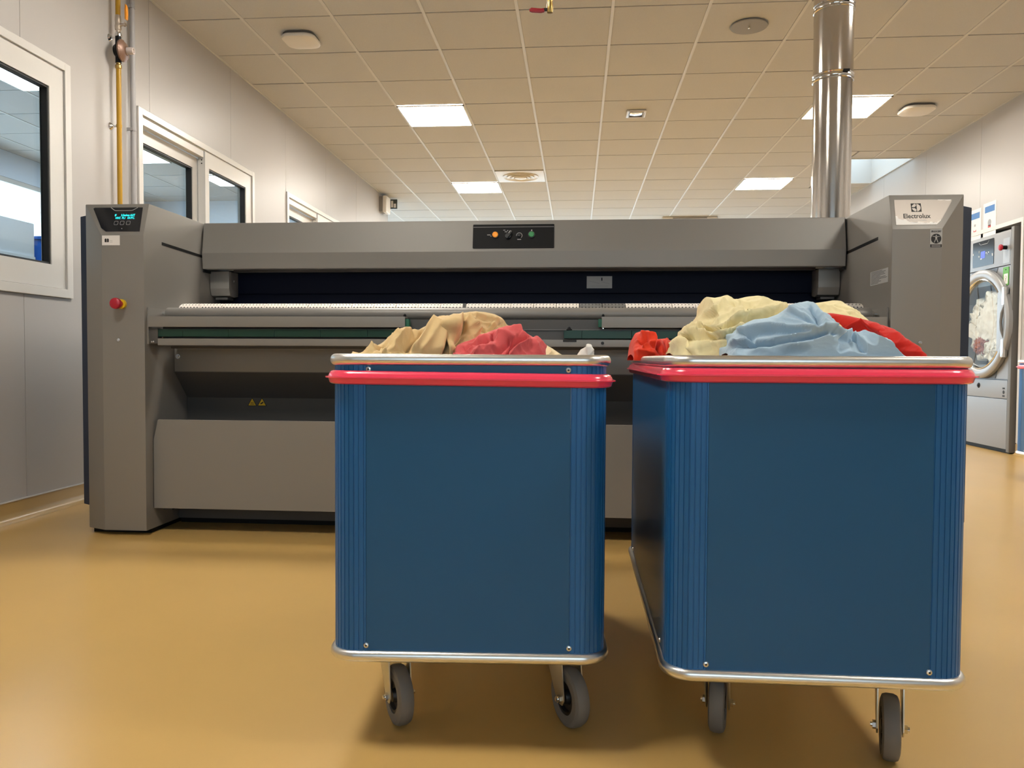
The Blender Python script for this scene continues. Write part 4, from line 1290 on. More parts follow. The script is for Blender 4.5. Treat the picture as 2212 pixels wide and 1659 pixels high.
def cloth_patch(spec, seed, zb, wr, box_, over, NU=230, NF=90, NB=50):
    c = np.array(spec['crest'])
    xs, ys, zs = c[:, 0].copy(), c[:, 1], c[:, 2]
    for i in range(1, len(xs)):
        xs[i] = max(xs[i], xs[i - 1] + 1e-4)
    u = np.linspace(0, 1, NU)
    x = xs[0] + (xs[-1] - xs[0]) * u
    zc = np.interp(x, xs, zs)
    k = np.array([1, 3, 5, 3, 1.0])
    k /= k.sum()
    zc = np.convolve(np.pad(zc, 2, mode='edge'), k, 'valid')
    yc = np.interp(x, xs, ys)
    v = np.concatenate([np.linspace(0, 1, NF), np.linspace(1, 2, NB)[1:]])
    X, V = np.meshgrid(x, v, indexing='ij')
    ZC, YC = np.repeat(zc[:, None], len(v), 1), np.repeat(yc[:, None], len(v), 1)
    ang = V * PI / 2
    hgt = np.sin(ang) ** 0.8
    dep = -np.cos(ang)
    dep = np.sign(dep) * np.abs(dep) ** 1.15
    Z = zb + (ZC - zb) * hgt
    Y = YC + np.where(V < 1, spec['df'], spec['db']) * dep
    Xo = X.copy()
    P = np.stack([Xo, Y, Z], -1)
    du, dv = np.gradient(P, axis=0), np.gradient(P, axis=1)
    N = np.cross(dv, du)
    N /= np.linalg.norm(N, axis=-1, keepdims=True) + 1e-9
    N = np.where((N[..., 2:3] < 0) & (N[..., 1:2] > 0) & (V[..., None] < 1), -N, N)
    if N[NU // 2, NF // 2, 1] > 0:
        N = -N
    F = 2.0 * stroke_field(X, Z, spec['strokes']) * np.where(V < 1, 1, np.exp(-(V - 1) * 3))
    # directional wrinkles in three families, then fine crumple
    A, B_ = X, Z + Y * 0.55
    W = np.zeros_like(X)
    for q, th in enumerate((0.35, 1.25, 2.3)):
        ca, sa = math.cos(th), math.sin(th)
        al, ac = A * ca + B_ * sa, -A * sa + B_ * ca
        ac = ac + 0.012 * vnoise(al * 22, ac * 22, seed + 7 + q)
        rg = 1 - np.abs(2 * vnoise(al * 11 + 5 * q, ac * 42 + 3 * q, seed + q) - 1)
        rf = 1 - np.abs(2 * vnoise(al * 24 + 2 * q, ac * 95 + 8 * q, seed + 20 + q) - 1)
        mk = np.clip((vnoise(A * 13 + 4 * q, B_ * 13 - 3 * q, seed + 31 + q) - 0.35) * 3, 0, 1)
        W += mk * (0.0085 * (rg ** 2.5 - 0.25) + 0.0022 * (rf ** 2 - 0.33))
    low = vnoise(A * 9 + 3, B_ * 9, seed + 50) - 0.5
    F += wr * (W + 0.006 * low)
    fade = np.clip((ZC - zb) / 0.05, 0, 1)
    crest_keep = 1 - 0.9 * np.exp(-((V - 1) / 0.22) ** 2)
    P = P + N * (F * fade * crest_keep)[..., None]
    # keep the cloth inside the trolley below the rim
    cx, cy, rot = box_
    ca, sa = math.cos(rot), math.sin(rot)
    lx = (P[..., 0] - cx) * ca + (P[..., 1] - cy) * sa
    ly = -(P[..., 0] - cx) * sa + (P[..., 1] - cy) * ca
    hw, hl = TW / 2 - 0.016, TL / 2 - 0.016
    if not over:
        lx = np.clip(lx, -hw, hw)
    ly = np.clip(ly, -hl, hl)
    P[..., 0] = cx + lx * ca - ly * sa
    P[..., 1] = cy + lx * sa + ly * ca
    return P


def cloth(name, label, mname, specs, seed, zb=0.70, wr=1.0, cat='cloth', group=None, box_=(LT[0], LT[1], D2R(3.0)), over=False):
    bm_v, bm_f = [], []
    for q, sp in enumerate(specs):
        P = cloth_patch(sp, seed + 11 * q, zb, wr, box_, over)
        nu, nv = P.shape[:2]
        o = len(bm_v)
        bm_v += P.reshape(-1, 3).tolist()
        for i in range(nu - 1):
            for j in range(nv - 1):
                a = o + i * nv + j
                bm_f.append((a, a + nv, a + nv + 1, a + 1))
    me = bpy.data.meshes.new(name)
    me.from_pydata(bm_v, [], bm_f)
    me.polygons.foreach_set('use_smooth', [True] * len(me.polygons))
    me.materials.append(MATS[mname])
    me.update()
    ob = bpy.data.objects.new(name, me)
    COL.objects.link(ob)
    return tag(ob, label, cat, group)


def bed(name, label, mname, cx, cy, w, l, rot, z, seed):
    """crumpled sheet lying in a trolley under the visible heap"""
    n, m = 90, 150
    u, v = np.meshgrid(np.linspace(-1, 1, n), np.linspace(-1, 1, m), indexing='ij')
    X, Y = u * w / 2, v * l / 2
    rid = 1 - np.abs(2 * vnoise(X * 14 + 3 * vnoise(X * 9, Y * 9, seed), Y * 14, seed + 1) - 1)
    rid2 = 1 - np.abs(2 * vnoise(X * 34 + 9, Y * 30 + 2 * rid, seed + 2) - 1)
    Z = z + 0.035 * (rid ** 2 - 0.4) + 0.010 * rid2 - 0.10 * np.clip(np.maximum(np.abs(u), np.abs(v)) - 0.86, 0, 1) / 0.14
    c, s = math.cos(rot), math.sin(rot)
    P = np.stack([cx + X * c - Y * s, cy + X * s + Y * c, np.minimum(Z, 0.772)], -1).reshape(-1, 3).tolist()
    f = [(i * m + j, (i + 1) * m + j, (i + 1) * m + j + 1, i * m + j + 1) for i in range(n - 1) for j in range(m - 1)]
    me = bpy.data.meshes.new(name)
    me.from_pydata(P, [], f)
    me.polygons.foreach_set('use_smooth', [True] * len(me.polygons))
    me.materials.append(MATS[mname])
    ob = bpy.data.objects.new(name, me)
    COL.objects.link(ob)
    return tag(ob, label, 'cloth')


bed('bed_sheet', 'off-white sheet lying deep in the middle trolley', 'fabric_white', LT[0], LT[1], 0.50, 0.96, D2R(3), 0.715, 5)
bed('bed_sheet', 'red sheet lying deep in the right trolley', 'fabric_red', RT[0], RT[1], 0.50, 0.96, 0, 0.715, 9)
cloth('table_cloth', 'crumpled beige cloth heaped in the middle trolley', 'fabric_beige', [CLOTH['beige']], 21, wr=1.2)
cloth('napkin', 'coral red cloth lying against the beige heap in the middle trolley', 'fabric_coral', [CLOTH['coral']], 33, wr=1.1)
cloth('napkin', 'pale cream cloth peeking out right of the coral cloth', 'fabric_pale', [CLOTH['creamright']], 41, wr=0.5)
cloth('napkin', 'small off-white cloth corner poking above the middle trolley rim', 'fabric_white', [dict(CLOTH['whitecorner'], strokes=CLOTH['whitecorner']['strokes'][:1])], 47, wr=0.15)
cloth('table_cloth', 'large cream cloth piled highest in the right trolley', 'fabric_cream', [CLOTH['cream'], CLOTH['creamfold']], 52, wr=0.75, box_=(RT[0], RT[1], 0.0))
cloth('bed_sheet', 'light blue sheet draped over the front of the right heap', 'fabric_blue', [CLOTH['blue']], 64, wr=0.8, box_=(RT[0], RT[1], 0.0))
cloth('table_cloth', 'deep red cloth bulging at the right end of the right heap', 'fabric_red', [CLOTH['red']], 71, wr=0.6, box_=(RT[0], RT[1], 0.0))
cloth('napkin', 'bright orange-red cloth bundle hanging over the left rim of the right trolley', 'fabric_orange', [CLOTH['orange']], 83, zb=0.776, wr=0.5, box_=(RT[0], RT[1], 0.0), over=True)

# ================================================================== pipes on the left wall
gp = thing('gas_pipe', 'yellow gas pipe with shut-off valve and regulator on the left wall', 'pipe', (-2.6, 4.295, 1.0))
PX, PY = -2.6, 4.295
for z0, z1 in ((0.2, 2.405), (2.705, 2.976)):
    bm = bmesh.new()
    cyl(bm, (PX, PY, z0), (PX, PY, z1), 0.0135, n=20)
    obj('pipe', bm, 'gas_yellow', gp)
for z in (2.086, 1.2):
    bm = bmesh.new()
    lathe(bm, [(0.0138, -0.008), (0.0155, -0.008), (0.0155, 0.008), (0.0138, 0.008)], (PX, PY, z), (0, 0, 1), 18)
    obj('pipe_clip', bm, 'gas_yellow', gp)
    bm = bmesh.new()
    lathe(bm, [(0.022, 0), (0.012, 0.012), (0.006, 0.016), (0.006, 0.037)], (XL + 0.0005, PY - 0.002, z), (1, 0, 0), 16)
    obj('clip_stud', bm, 'chrome', gp)
bm = bmesh.new()
lathe(bm, [(0, 2.610), (0.013, 2.610), (0.014, 2.622), (0.0175, 2.625), (0.0185, 2.646), (0.0165, 2.652), (0.0165, 2.670), (0.0175, 2.674), (0.0165, 2.697), (0.0145, 2.706), (0, 2.706)], (PX, PY, 0), (0, 0, 1), 10)
va = obj('shut_off_valve', bm, 'nickel', gp, smooth=20)
bm = bmesh.new()
cyl(bm, (PX + 0.012, PY, 2.652), (PX + 0.040, PY, 2.652), 0.008, n=12)
lathe(bm, [(0, 0.048), (0.010, 0.046), (0.011, 0.038), (0.006, 0.036)], (PX, PY, 2.652), (1, 0, 0), 12)
tube(bm, [(PX + 0.036, PY, 2.652), (PX + 0.044, PY - 0.002, 2.670), (PX + 0.050, PY - 0.004, 2.685)], 0.004, 8)
obj('valve_stem', bm, 'nickel', va)
bm = bmesh.new()
prism(bm, [(PX + 0.047, 2.678), (PX + 0.055, 2.678), (PX + 0.058, 2.710), (PX + 0.055, 2.755), (PX + 0.049, 2.765), (PX + 0.046, 2.730)], 'y', PY - 0.014, PY + 0.006)
obj('valve_handle', bm, 'gas_orange', va, 0.003)
bm = bmesh.new()
lathe(bm, [(0, 2.585), (0.0135, 2.585), (0.018, 2.588), (0.018, 2.600), (0.0155, 2.604), (0.0135, 2.610), (0, 2.610)], (PX, PY, 0), (0, 0, 1), 18)
obj('union_ring', bm, 'chrome', gp)
bm = bmesh.new()
lathe(bm, [(0, 2.405), (0.0135, 2.405), (0.0175, 2.410), (0.0175, 2.426), (0.012, 2.432), (0.012, 2.440), (0, 2.440)], (PX, PY, 0), (0, 0, 1), 18)
obj('union_ring', bm, 'brass', gp)
RN = Vector((0.985, 0.10, 0)).normalized()
ro = Vector((PX, PY, 2.508))
bm = bmesh.new()
lathe(bm, [(0, -0.036), (0.030, -0.034), (0.045, -0.012), (0.058, -0.006), (0.058, 0.0)], ro + RN * 0.016, RN, 30)
cyl(bm, (PX, PY, 2.440), (PX, PY, 2.585), 0.016, n=16)
rg = obj('regulator_body', bm, 'black', gp, smooth=35)
bm = bmesh.new()
lathe(bm, [(0.058, 0), (0.061, 0.003), (0.061, 0.010), (0.055, 0.014), (0.046, 0.024), (0.026, 0.030), (0.024, 0.034), (0, 0.034)], ro + RN * 0.0165, RN, 36)
for i in range(8):
    a = 2 * PI * i / 8
    e = Vector((0, 0, 1)) * math.cos(a) + RN.cross(Vector((0, 0, 1))) * math.sin(a)
    p = ro + RN * 0.026 + e * 0.0545
    cyl(bm, p, p + RN * 0.006, 0.0035, n=8)
obj('regulator_cover', bm, 'regulator', rg, smooth=35)
bm = bmesh.new()
lathe(bm, [(0.019, 0.050), (0.0195, 0.056), (0.0195, 0.082), (0.018, 0.086), (0.014, 0.086), (0.013, 0.078), (0, 0.078)], ro, RN, 24)
obj('regulator_cap', bm, 'regulator_cap', rg, smooth=35)
bm = bmesh.new()
cyl(bm, (PX, PY, 2.582), (XL + 0.0005, PY - 0.004, 2.582), 0.005, n=10)
lathe(bm, [(0.020, 0), (0.013, 0.010), (0.006, 0.013)], (XL + 0.0005, PY - 0.004, 2.582), (1, 0, 0), 16)
obj('clip_stud', bm, 'chrome', gp)

cd = thing('conduit_pipe', 'thin grey conduit running up the left wall beside the gas pipe', 'pipe', (-2.625, 4.475, 1.0))
bm = bmesh.new()
cyl(bm, (-2.622, 4.475, 0.1), (-2.622, 4.475, 2.976), 0.0155, n=20)
obj('pipe', bm, 'conduit', cd)
for z in (2.117, 2.83, 1.3):
    bm = bmesh.new()
    box(bm, XL + 0.0005, -2.612, 4.452, 4.4585, z - 0.008, z + 0.008)
    lathe(bm, [(0.0157, -0.008), (0.0175, -0.008), (0.0175, 0.008), (0.0157, 0.008)], (-2.622, 4.475, z), (0, 0, 1), 18)
    obj('pipe_clip', bm, 'conduit', cd)

# ================================================================== fittings on ceiling and walls
def rounded_fitting(label, x, y, s, group):
    t = thing('ceiling_detector', label, 'ceiling fitting', (x, y, 2.94), group)
    bm = bmesh.new()
    for zz, w_, r_ in ((2.9780, s * 0.92, 0.055),):
        pass
    o_ = rrect(s, s, s * 0.30, 8)
    lay = [(0.93, 2.9780), (0.93, 2.964)]
    rings = [[bm.verts.new((x + p[0] * k, y + p[1] * k, z)) for p, _ in o_] for k, z in lay]
    n = len(o_)
    for A, Bv in zip(rings, rings[1:]):
        for i in range(n):
            bm.faces.new((A[i], A[(i + 1) % n], Bv[(i + 1) % n], Bv[i]))
    bm.faces.new(rings[-1])
    obj('base', bm, 'soft_grey', t, smooth=40)
    bm = bmesh.new()
    lay = [(0.97, 2.9635), (1.0, 2.958), (1.0, 2.950), (0.97, 2.942), (0.86, 2.936), (0.4, 2.932)]
    rings = [[bm.verts.new((x + p[0] * k, y + p[1] * k, z)) for p, _ in o_] for k, z in lay]
    for A, Bv in zip(rings, rings[1:]):
        for i in range(n):
            bm.faces.new((A[i], A[(i + 1) % n], Bv[(i + 1) % n], Bv[i]))
    bm.faces.new(rings[-1])
    bm.faces.new(rings[0][::-1])
    obj('cover', bm, 'white_plastic', t, smooth=40)


rounded_fitting('rounded white ceiling unit near the top left of the ceiling', -1.905, 5.32, 0.235, 'rounded ceiling units')
rounded_fitting('rounded white ceiling unit near the right wall', 2.93, 7.16, 0.27, 'rounded ceiling units')
rounded_fitting('rounded white ceiling unit next door seen through the second window', -4.25, 9.0 + 1.2, 0.24, 'rounded ceiling units')

t = thing('ceiling_speaker', 'flat round grey ceiling cover near the top of the flue', 'ceiling fitting', (1.113, 5.347, 2.97))
bm = bmesh.new()
lathe(bm, [(0, 2.9775), (0.118, 2.9775), (0.121, 2.973), (0.118, 2.969), (0, 2.967)], (1.113, 5.347, 0), (0, 0, 1), 48)
obj('cover', bm, 'vent_grey', t, smooth=30)
bm = bmesh.new()
lathe(bm, [(0.008, 2.9665), (0.007, 2.961), (0, 2.960)], (1.113, 5.347, 0), (0, 0, 1), 14)
obj('centre_screw', bm, 'chrome', t)

t = thing('emergency_light', 'small square glossy emergency light in the ceiling centre', 'ceiling light', (0.51, 7.153, 2.96))
bm = bmesh.new()
o0, o1 = rect_pts(0.17, 0.19), rect_pts(0.125, 0.145)
for (a, b, c, d) in ((0.425, 0.4475, 7.058, 7.248), (0.5725, 0.595, 7.058, 7.248), (0.4475, 0.5725, 7.058, 7.0805), (0.4475, 0.5725, 7.2255, 7.248)):
    box(bm, a, b, c, d, 2.966, 2.978)
obj('bezel', bm, 'white_plastic', t, 0.002)
bm = bmesh.new()
for (a, b, c, d) in ((0.4475, 0.454, 7.0805, 7.2255), (0.566, 0.5725, 7.0805, 7.2255), (0.454, 0.566, 7.0805, 7.087), (0.454, 0.566, 7.219, 7.2255)):
    box(bm, a, b, c, d, 2.962, 2.978)
obj('inner_frame', bm, 'vent_grey', t, smooth=0)
bm = bmesh.new()
n = 10
vs = [[bm.verts.new((0.454 + 0.112 * i / n, 7.087 + 0.132 * j / n, 2.964 + 0.010 * (((i - 5) / 5) ** 2 + ((j - 5) / 5) ** 2) / 2)) for j in range(n + 1)] for i in range(n + 1)]
for i in range(n):
    for j in range(n):
        bm.faces.new((vs[i][j], vs[i + 1][j], vs[i + 1][j + 1], vs[i][j + 1]))
obj('reflector', bm, 'lamp_reflector', t, smooth=60)

ax, ay = GX0 + GS * 1.5, GY0 + GS * 7.5
t = thing('air_diffuser', 'square ceiling air diffuser with round louvred centre', 'air vent', (ax, ay, 2.95))
bx('face_plate', 'white_plastic', t, ax - 0.286, ax + 0.286, ay - 0.286, ay + 0.286, 2.972, 2.9795, 0.002)
for r0, zz in ((0.215, 2.962), (0.165, 2.956), (0.115, 2.950)):
    bm = bmesh.new()
    lathe(bm, [(r0, 2.9715), (r0 + 0.003, zz + 0.004), (r0 - 0.004, zz), (r0 - 0.034, zz + 0.010), (r0 - 0.034, 2.9715)], (ax, ay, 0), (0, 0, 1), 48)
    obj('louvre_ring', bm, 'white_plastic', t, smooth=40)
bm = bmesh.new()
lathe(bm, [(0.07, 2.9715), (0.07, 2.952), (0.05, 2.946), (0, 2.944)], (ax, ay, 0), (0, 0, 1), 36)
obj('centre_cone', bm, 'white_plastic', t, smooth=40)

cx_, cy_ = 1.72, 12.76
t = thing('cassette_unit', 'white ceiling air conditioning cassette with dark slots, far away', 'air conditioner', (cx_, cy_, 2.93))
bx('panel', 'white_plastic', t, cx_ - 0.42, cx_ + 0.42, cy_ - 0.42, cy_ + 0.42, 2.945, 2.9775, 0.008)
for q in range(4):
    a = q * PI / 2
    bm = bmesh.new()
    box(bm, -0.24, 0.24, -0.372, -0.322, 2.9425, 2.9445)
    obj('air_slot', bm, 'soft_grey', t, M=Matrix.Translation((cx_, cy_, 0)) @ Matrix.Rotation(a, 4, 'Z'), smooth=0)
bx('front_slot', 'soft_grey', t, cx_ - 0.26, cx_ + 0.26, cy_ - 0.4225, cy_ - 0.4204, 2.951, 2.963, smooth=0)

# hanging brass tap with a red lever
vx, vy, vz = -0.080, 2.15, 1.7175
t = thing('hanging_tap', 'brass tap with dark red lever hanging from the ceiling', 'tap', (vx, vy, vz))
bm = bmesh.new()
lathe(bm, [(0, vz - 0.005), (0.0075, vz - 0.004), (0.0085, vz + 0.004), (0.0085, vz + 0.018), (0.007, vz + 0.022), (0.0078, vz + 0.030), (0.0078, vz + 0.042), (0.0065, vz + 0.046), (0, vz + 0.046)], (vx, vy, 0), (0, 0, 1), 16)
obj('tap_body', bm, 'brass', t, smooth=35)
bm = bmesh.new()
cyl(bm, (vx, vy, vz + 0.0462), (vx, vy, 2.976), 0.006, n=16)
obj('drop_pipe', bm, 'nickel', t)
bm = bmesh.new()
cyl(bm, (vx - 0.006, vy, vz + 0.005), (vx - 0.016, vy, vz + 0.005), 0.0045, n=10)
lv = obj('lever_stem', bm, 'hub_black', t)
bm = bmesh.new()
prism(bm, [(vx - 0.0145, vz + 0.0085), (vx - 0.024, vz + 0.0075), (vx - 0.050, vz + 0.0105), (vx - 0.0565, vz + 0.006), (vx - 0.055, vz + 0.001), (vx - 0.049, vz - 0.001), (vx - 0.024, vz - 0.003), (vx - 0.0145, vz - 0.001)], 'y', vy - 0.004, vy + 0.004)
obj('lever', bm, 'valve_red', t, 0.002)

# wall lamp and sign at the end of the left wall
t = thing('bulkhead_unit', 'rounded white unit high at the far end of the left wall', 'wall fitting', (XL, 10.45, 2.8))
bx('base', 'vent_grey', t, XL + 0.0005, XL + 0.045, 10.36, 10.56, 2.735, 2.935, 0.012)
bx('cover', 'white_plastic', t, XL + 0.0455, XL + 0.105, 10.35, 10.57, 2.725, 2.945, 0.022, seg=3)
t = thing('exit_sign', 'small dark square sign at the far end of the left wall', 'sign', (XL, 10.8, 2.85))
bx('sign_box', 'sign_green', t, XL + 0.02, XL + 0.16, 10.72, 10.745, 2.835, 2.965, 0.003)
for x0_, x1_, z0_, z1_ in ((0.035, 0.065, 2.85, 2.95), (0.075, 0.105, 2.855, 2.945), (0.115, 0.145, 2.85, 2.905)):
    bx('sign_print', 'label_white', t, XL + x0_, XL + x1_, 10.7185, 10.7198, z0_, z1_, smooth=0)
bx('sign_arm', 'white_plastic', t, XL + 0.0005, XL + 0.0198, 10.72, 10.745, 2.88, 2.92, smooth=0)

# ================================================================== dryer built into the right wall
DX = 3.600
dy = thing('tumble_dryer', 'tall grey tumble dryer built into the right wall, full of laundry', 'dryer', (3.95, 7.33, 0))
DY0, DY1, DZ = 6.845, 7.845, 1.878
CY, CZ, GR = 7.315, 1.105, 0.395
bm = bmesh.new()
# casing as a front ring of boxes round the door opening, open behind the glass
slab(bm, DY0 + 0.045, DY1, 0.035, DZ, DX + 0.03, DX + 0.55, [(CY - 0.36, CY + 0.36, CZ - 0.36, CZ + 0.36)])
obj('casing', bm, 'dryer', dy, smooth=0)
bx('side_strip', 'dryer_frame', dy, DX + 0.0, DX + 0.5, DY0, DY0 + 0.044, 0.012, DZ + 0.02, 0.004)
bx('plinth', 'black', dy, DX + 0.03, DX + 0.5, DY0 + 0.045, DY1, 0.001, 0.034, smooth=0)


def dpanel(name, m, y0, y1, z0, z1, x=DX, d=0.0297, bev=0.002, par=None):
    return bx(name, m, par or dy, x, x + d, y0, y1, z0, z1, bev)


dpanel('top_panel', 'dryer', DY0 + 0.046, DY1, 1.588, DZ)
bm = bmesh.new()
slab(bm, DY0 + 0.046, DY1, 0.622, 1.582, DX + 0.012, DX + 0.0297, [])
bm.free()
# middle panel with round opening
bm = bmesh.new()
n = 64
oc = [(CY + 0.40 * math.cos(2 * PI * i / n), CZ + 0.40 * math.sin(2 * PI * i / n)) for i in range(n)]
y0_, y1_, z0_, z1_ = DY0 + 0.046, DY1, 0.625, 1.583


def sqp(a):
    c, s = math.cos(a), math.sin(a)
    k = min(((y1_ - CY) if c > 0 else (CY - y0_)) / max(abs(c), 1e-6), ((z1_ - CZ) if s > 0 else (CZ - z0_)) / max(abs(s), 1e-6))
    return (CY + c * k, CZ + s * k)


so = [sqp(2 * PI * i / n) for i in range(n)]
for a in (math.atan2(z1_ - CZ, y1_ - CY), math.atan2(z1_ - CZ, y0_ - CY), math.atan2(z0_ - CZ, y0_ - CY) + 2 * PI, math.atan2(z0_ - CZ, y1_ - CY) + 2 * PI):
    i = int(round((a % (2 * PI)) / (2 * PI) * n)) % n
    so[i] = sqp(a)
for x in (DX + 0.008,):
    vi = [bm.verts.new((x, *p)) for p in oc]
    vo = [bm.verts.new((x, *p)) for p in so]
    vb = [bm.verts.new((DX + 0.03, *p)) for p in oc]
    for i in range(n):
        j = (i + 1) % n
        bm.faces.new((vi[i], vi[j], vo[j], vo[i]))
        bm.faces.new((vi[i], vi[j], vb[j], vb[i]))
obj('door_surround', bm, 'dryer', dy, smooth=20)
# dark upper and lower wedges
poly = [(CY - 0.22, 1.580), (CY - 0.20, 1.53), (CY - 0.27, 1.44), (CY + 0.27, 1.44), (CY + 0.20, 1.53), (CY + 0.22, 1.580)]
bm = bmesh.new()
prism(bm, poly, 'x', DX + 0.004, DX + 0.0078)
obj('dark_wedge', bm, 'dryer_dark', dy, smooth=0)
bm = bmesh.new()
prism(bm, [(CY - 0.22, 0.628), (CY - 0.27, 0.74), (CY + 0.27, 0.74), (CY + 0.22, 0.628)], 'x', DX + 0.004, DX + 0.0078)
obj('dark_wedge', bm, 'dryer_dark', dy, smooth=0)
dpanel('filter_door', 'dryer', DY0 + 0.046, DY1, 0.462, 0.615)
dpanel('bottom_panel', 'dryer', DY0 + 0.046, DY1, 0.036, 0.456)
# door
bm = bmesh.new()
lathe(bm, [(GR + 0.085, 0.0), (GR + 0.085, -0.030), (GR + 0.070, -0.042), (GR + 0.03, -0.046), (GR + 0.012, -0.036), (GR - 0.02, -0.004), (GR - 0.02, 0.0)], (DX + 0.0035, CY, CZ), (1, 0, 0), 72)
door = obj('door_ring', bm, 'dryer_ring', dy, smooth=35)
bm = bmesh.new()
lathe(bm, [(GR + 0.004, -0.030), (GR - 0.004, -0.034), (GR - 0.014, -0.020), (GR - 0.016, -0.002)], (DX, CY, CZ), (1, 0, 0), 72)
obj('glass_rim', bm, 'chrome', door, smooth=35)
bm = bmesh.new()
lathe(bm, [(GR - 0.018, -0.004), (GR * 0.7, 0.010), (GR * 0.35, 0.018), (0, 0.020)], (DX, CY, CZ), (1, 0, 0), 64)
obj('door_glass', bm, 'dryer_glass', door, smooth=60)
bx('door_plate', 'dryer_ring', door, DX - 0.034, DX - 0.004, DY0 + 0.06, CY - 0.30, 0.86, 1.365, 0.004)
for z in (1.325, 0.885):
    bm = bmesh.new()
    box(bm, DX - 0.044, DX - 0.004, DY0 + 0.050, DY0 + 0.085, z - 0.075, z + 0.075)
    obj('hinge', bm, 'chrome', door, 0.006)
bm = bmesh.new()
tube(bm, [(DX - 0.030, DY0 + 0.055, 0.97), (DX - 0.048, DY0 + 0.068, 1.04), (DX - 0.052, DY0 + 0.072, 1.11), (DX - 0.048, DY0 + 0.068, 1.18), (DX - 0.030, DY0 + 0.055, 1.25)], 0.012, 12)
obj('handle', bm, 'dryer_frame', door, smooth=60)
# drum
bm = bmesh.new()
lathe(bm, [(0.40, 0.03), (0.41, 0.06), (0.41, 0.50), (0, 0.51)], (DX, CY, CZ), (1, 0, 0), 56)
obj('drum', bm, 'drum', dy, smooth=40)
# controls
Md = Matrix(((0, 0, -1, DX - 0.0003), (-1, 0, 0, 7.335), (0, 1, 0, 1.735), (0, 0, 0, 1)))
cp = poly_plate('control_panel', 'black_gloss', dy, rect_pts(0.36, 0.225, 0, 0, 0.008), 0.003, Md)
D = Md @ Matrix.Translation((0, 0, 0.0033))
poly_plate('screen', 'screen_blue', cp, rect_pts(0.066, 0.060, 0.0, -0.012), 0.0006, D)
for x, y, w_, h_ in ((-0.068, -0.02, 0.012, 0.014), (-0.068, 0.02, 0.006, 0.024), (0.055, 0.0, 0.010, 0.010), (0.075, -0.012, 0.010, 0.010), (0.095, 0.0, 0.014, 0.008), (0.16, -0.03, 0.012, 0.022), (-0.17, 0.01, 0.012, 0.018), (-0.03, -0.045, 0.02, 0.010)):
    poly_plate('print_mark', 'label_white', cp, rect_pts(w_, h_, x, y), 0.0006, D)
bm = bmesh.new()
tube(bm, [(-0.07, 0.100, 0), (-0.045, 0.080, 0), (0.075, 0.080, 0), (0.10, 0.100, 0)], 0.0022, 6)
obj('panel_line', bm, 'label_grey', cp, M=D)
pl = dpanel('stop_plate', 'dryer_ring', 6.905, 7.005, 1.605, 1.815, DX - 0.0015, 0.0012, 0)
bm = bmesh.new()
lathe(bm, [(0, -0.06), (0.018, -0.059), (0.026, -0.052), (0.026, -0.040), (0.016, -0.036)], (DX - 0.002, 6.955, 1.735), (1, 0, 0), 24)
obj('stop_button', bm, 'red_button', pl, smooth=40)
bm = bmesh.new()
cyl(bm, (DX - 0.038, 6.955, 1.735), (DX - 0.0017, 6.955, 1.735), 0.017, n=20)
obj('button_collar', bm, 'black', pl)
Mt = Matrix(((0, 0, -1, DX + 0.0075), (-1, 0, 0, 6.965), (0, 1, 0, 1.495), (0, 0, 0, 1)))
tg = poly_plate('status_tag', 'tag_green', dy, rect_pts(0.088, 0.155, 0, 0, 0.006), 0.004, Mt)
D = Mt @ Matrix.Translation((0, 0, 0.0042))
poly_plate('tag_window', 'label_white', tg, rect_pts(0.062, 0.085, 0.002, -0.022), 0.0006, D)
bm = bmesh.new()
cyl(bm, (0.004, -0.010, 0.0008), (0.004, -0.010, 0.0014), 0.014, n=16)
cyl(bm, (0.004, -0.010, 0.0014), (0.004, -0.010, 0.0020), 0.010, n=16, mi=1)
prism(bm, rect_pts(0.006, 0.020, 0.004, -0.034), 'z', 0.0008, 0.0016)
obj('tag_print', bm, ['ink_grey', 'label_white'], tg, M=D, smooth=0)
poly_plate('tag_mark', 'ink', tg, rect_pts(0.016, 0.010, 0, 0.055), 0.0006, D)
bm = bmesh.new()
lathe(bm, [(0, -0.012), (0.010, -0.011), (0.014, -0.004), (0.022, -0.003), (0.024, 0)], (DX - 0.0003, 7.36, 0.560), (1, 0, 0), 20)
obj('filter_lock', bm, 'black', dy)
Ml = Matrix(((0, 0, -1, DX - 0.0003), (-1, 0, 0, 6.945), (0, 1, 0, 0.515), (0, 0, 0, 1)))
lg = poly_plate('badge_print', 'ink', dy, circle_pts(0.016, 20, 0, 0.0), 0.0006, Ml)
poly_plate('badge_print', 'ink', dy, rect_pts(0.036, 0.014, 0, 0.032), 0.0006, Ml)
poly_plate('badge_print', 'ink', dy, rect_pts(0.036, 0.014, 0, -0.032), 0.0006, Ml)

# laundry behind the dryer glass
def lump(name, label, mname, c, r, seed, amp=0.35, cat='laundry', press=None):
    bm = bmesh.new()
    bmesh.ops.create_icosphere(bm, subdivisions=5, radius=1.0)
    co = np.array([v.co[:] for v in bm.verts])
    th, ph = co[:, 1] * 5 + co[:, 0] * 2, co[:, 2] * 5 - co[:, 0]
    q = vnoise(th + 3 * vnoise(ph, th, seed), ph, seed + 1)
    q2 = vnoise(th * 2.6 + 2 * q, ph * 2.6, seed + 2)
    k = 1 - amp * np.abs(2 * q - 1) - amp * 0.35 * np.abs(2 * q2 - 1)
    for v, s_, t_ in zip(bm.verts, k, q2 + 0.5 * q):
        p = Vector((c[0] + v.co.x * r[0] * s_, c[1] + v.co.y * r[1] * s_, c[2] + v.co.z * r[2] * s_))
        if press is not None and p.x < press + 0.05:          # pressed flat against the glass
            p.x = press + 0.055 * abs(t_ - 0.75)
        v.co = p
    return tag(obj(name, bm, mname, None, smooth=180), label, cat)


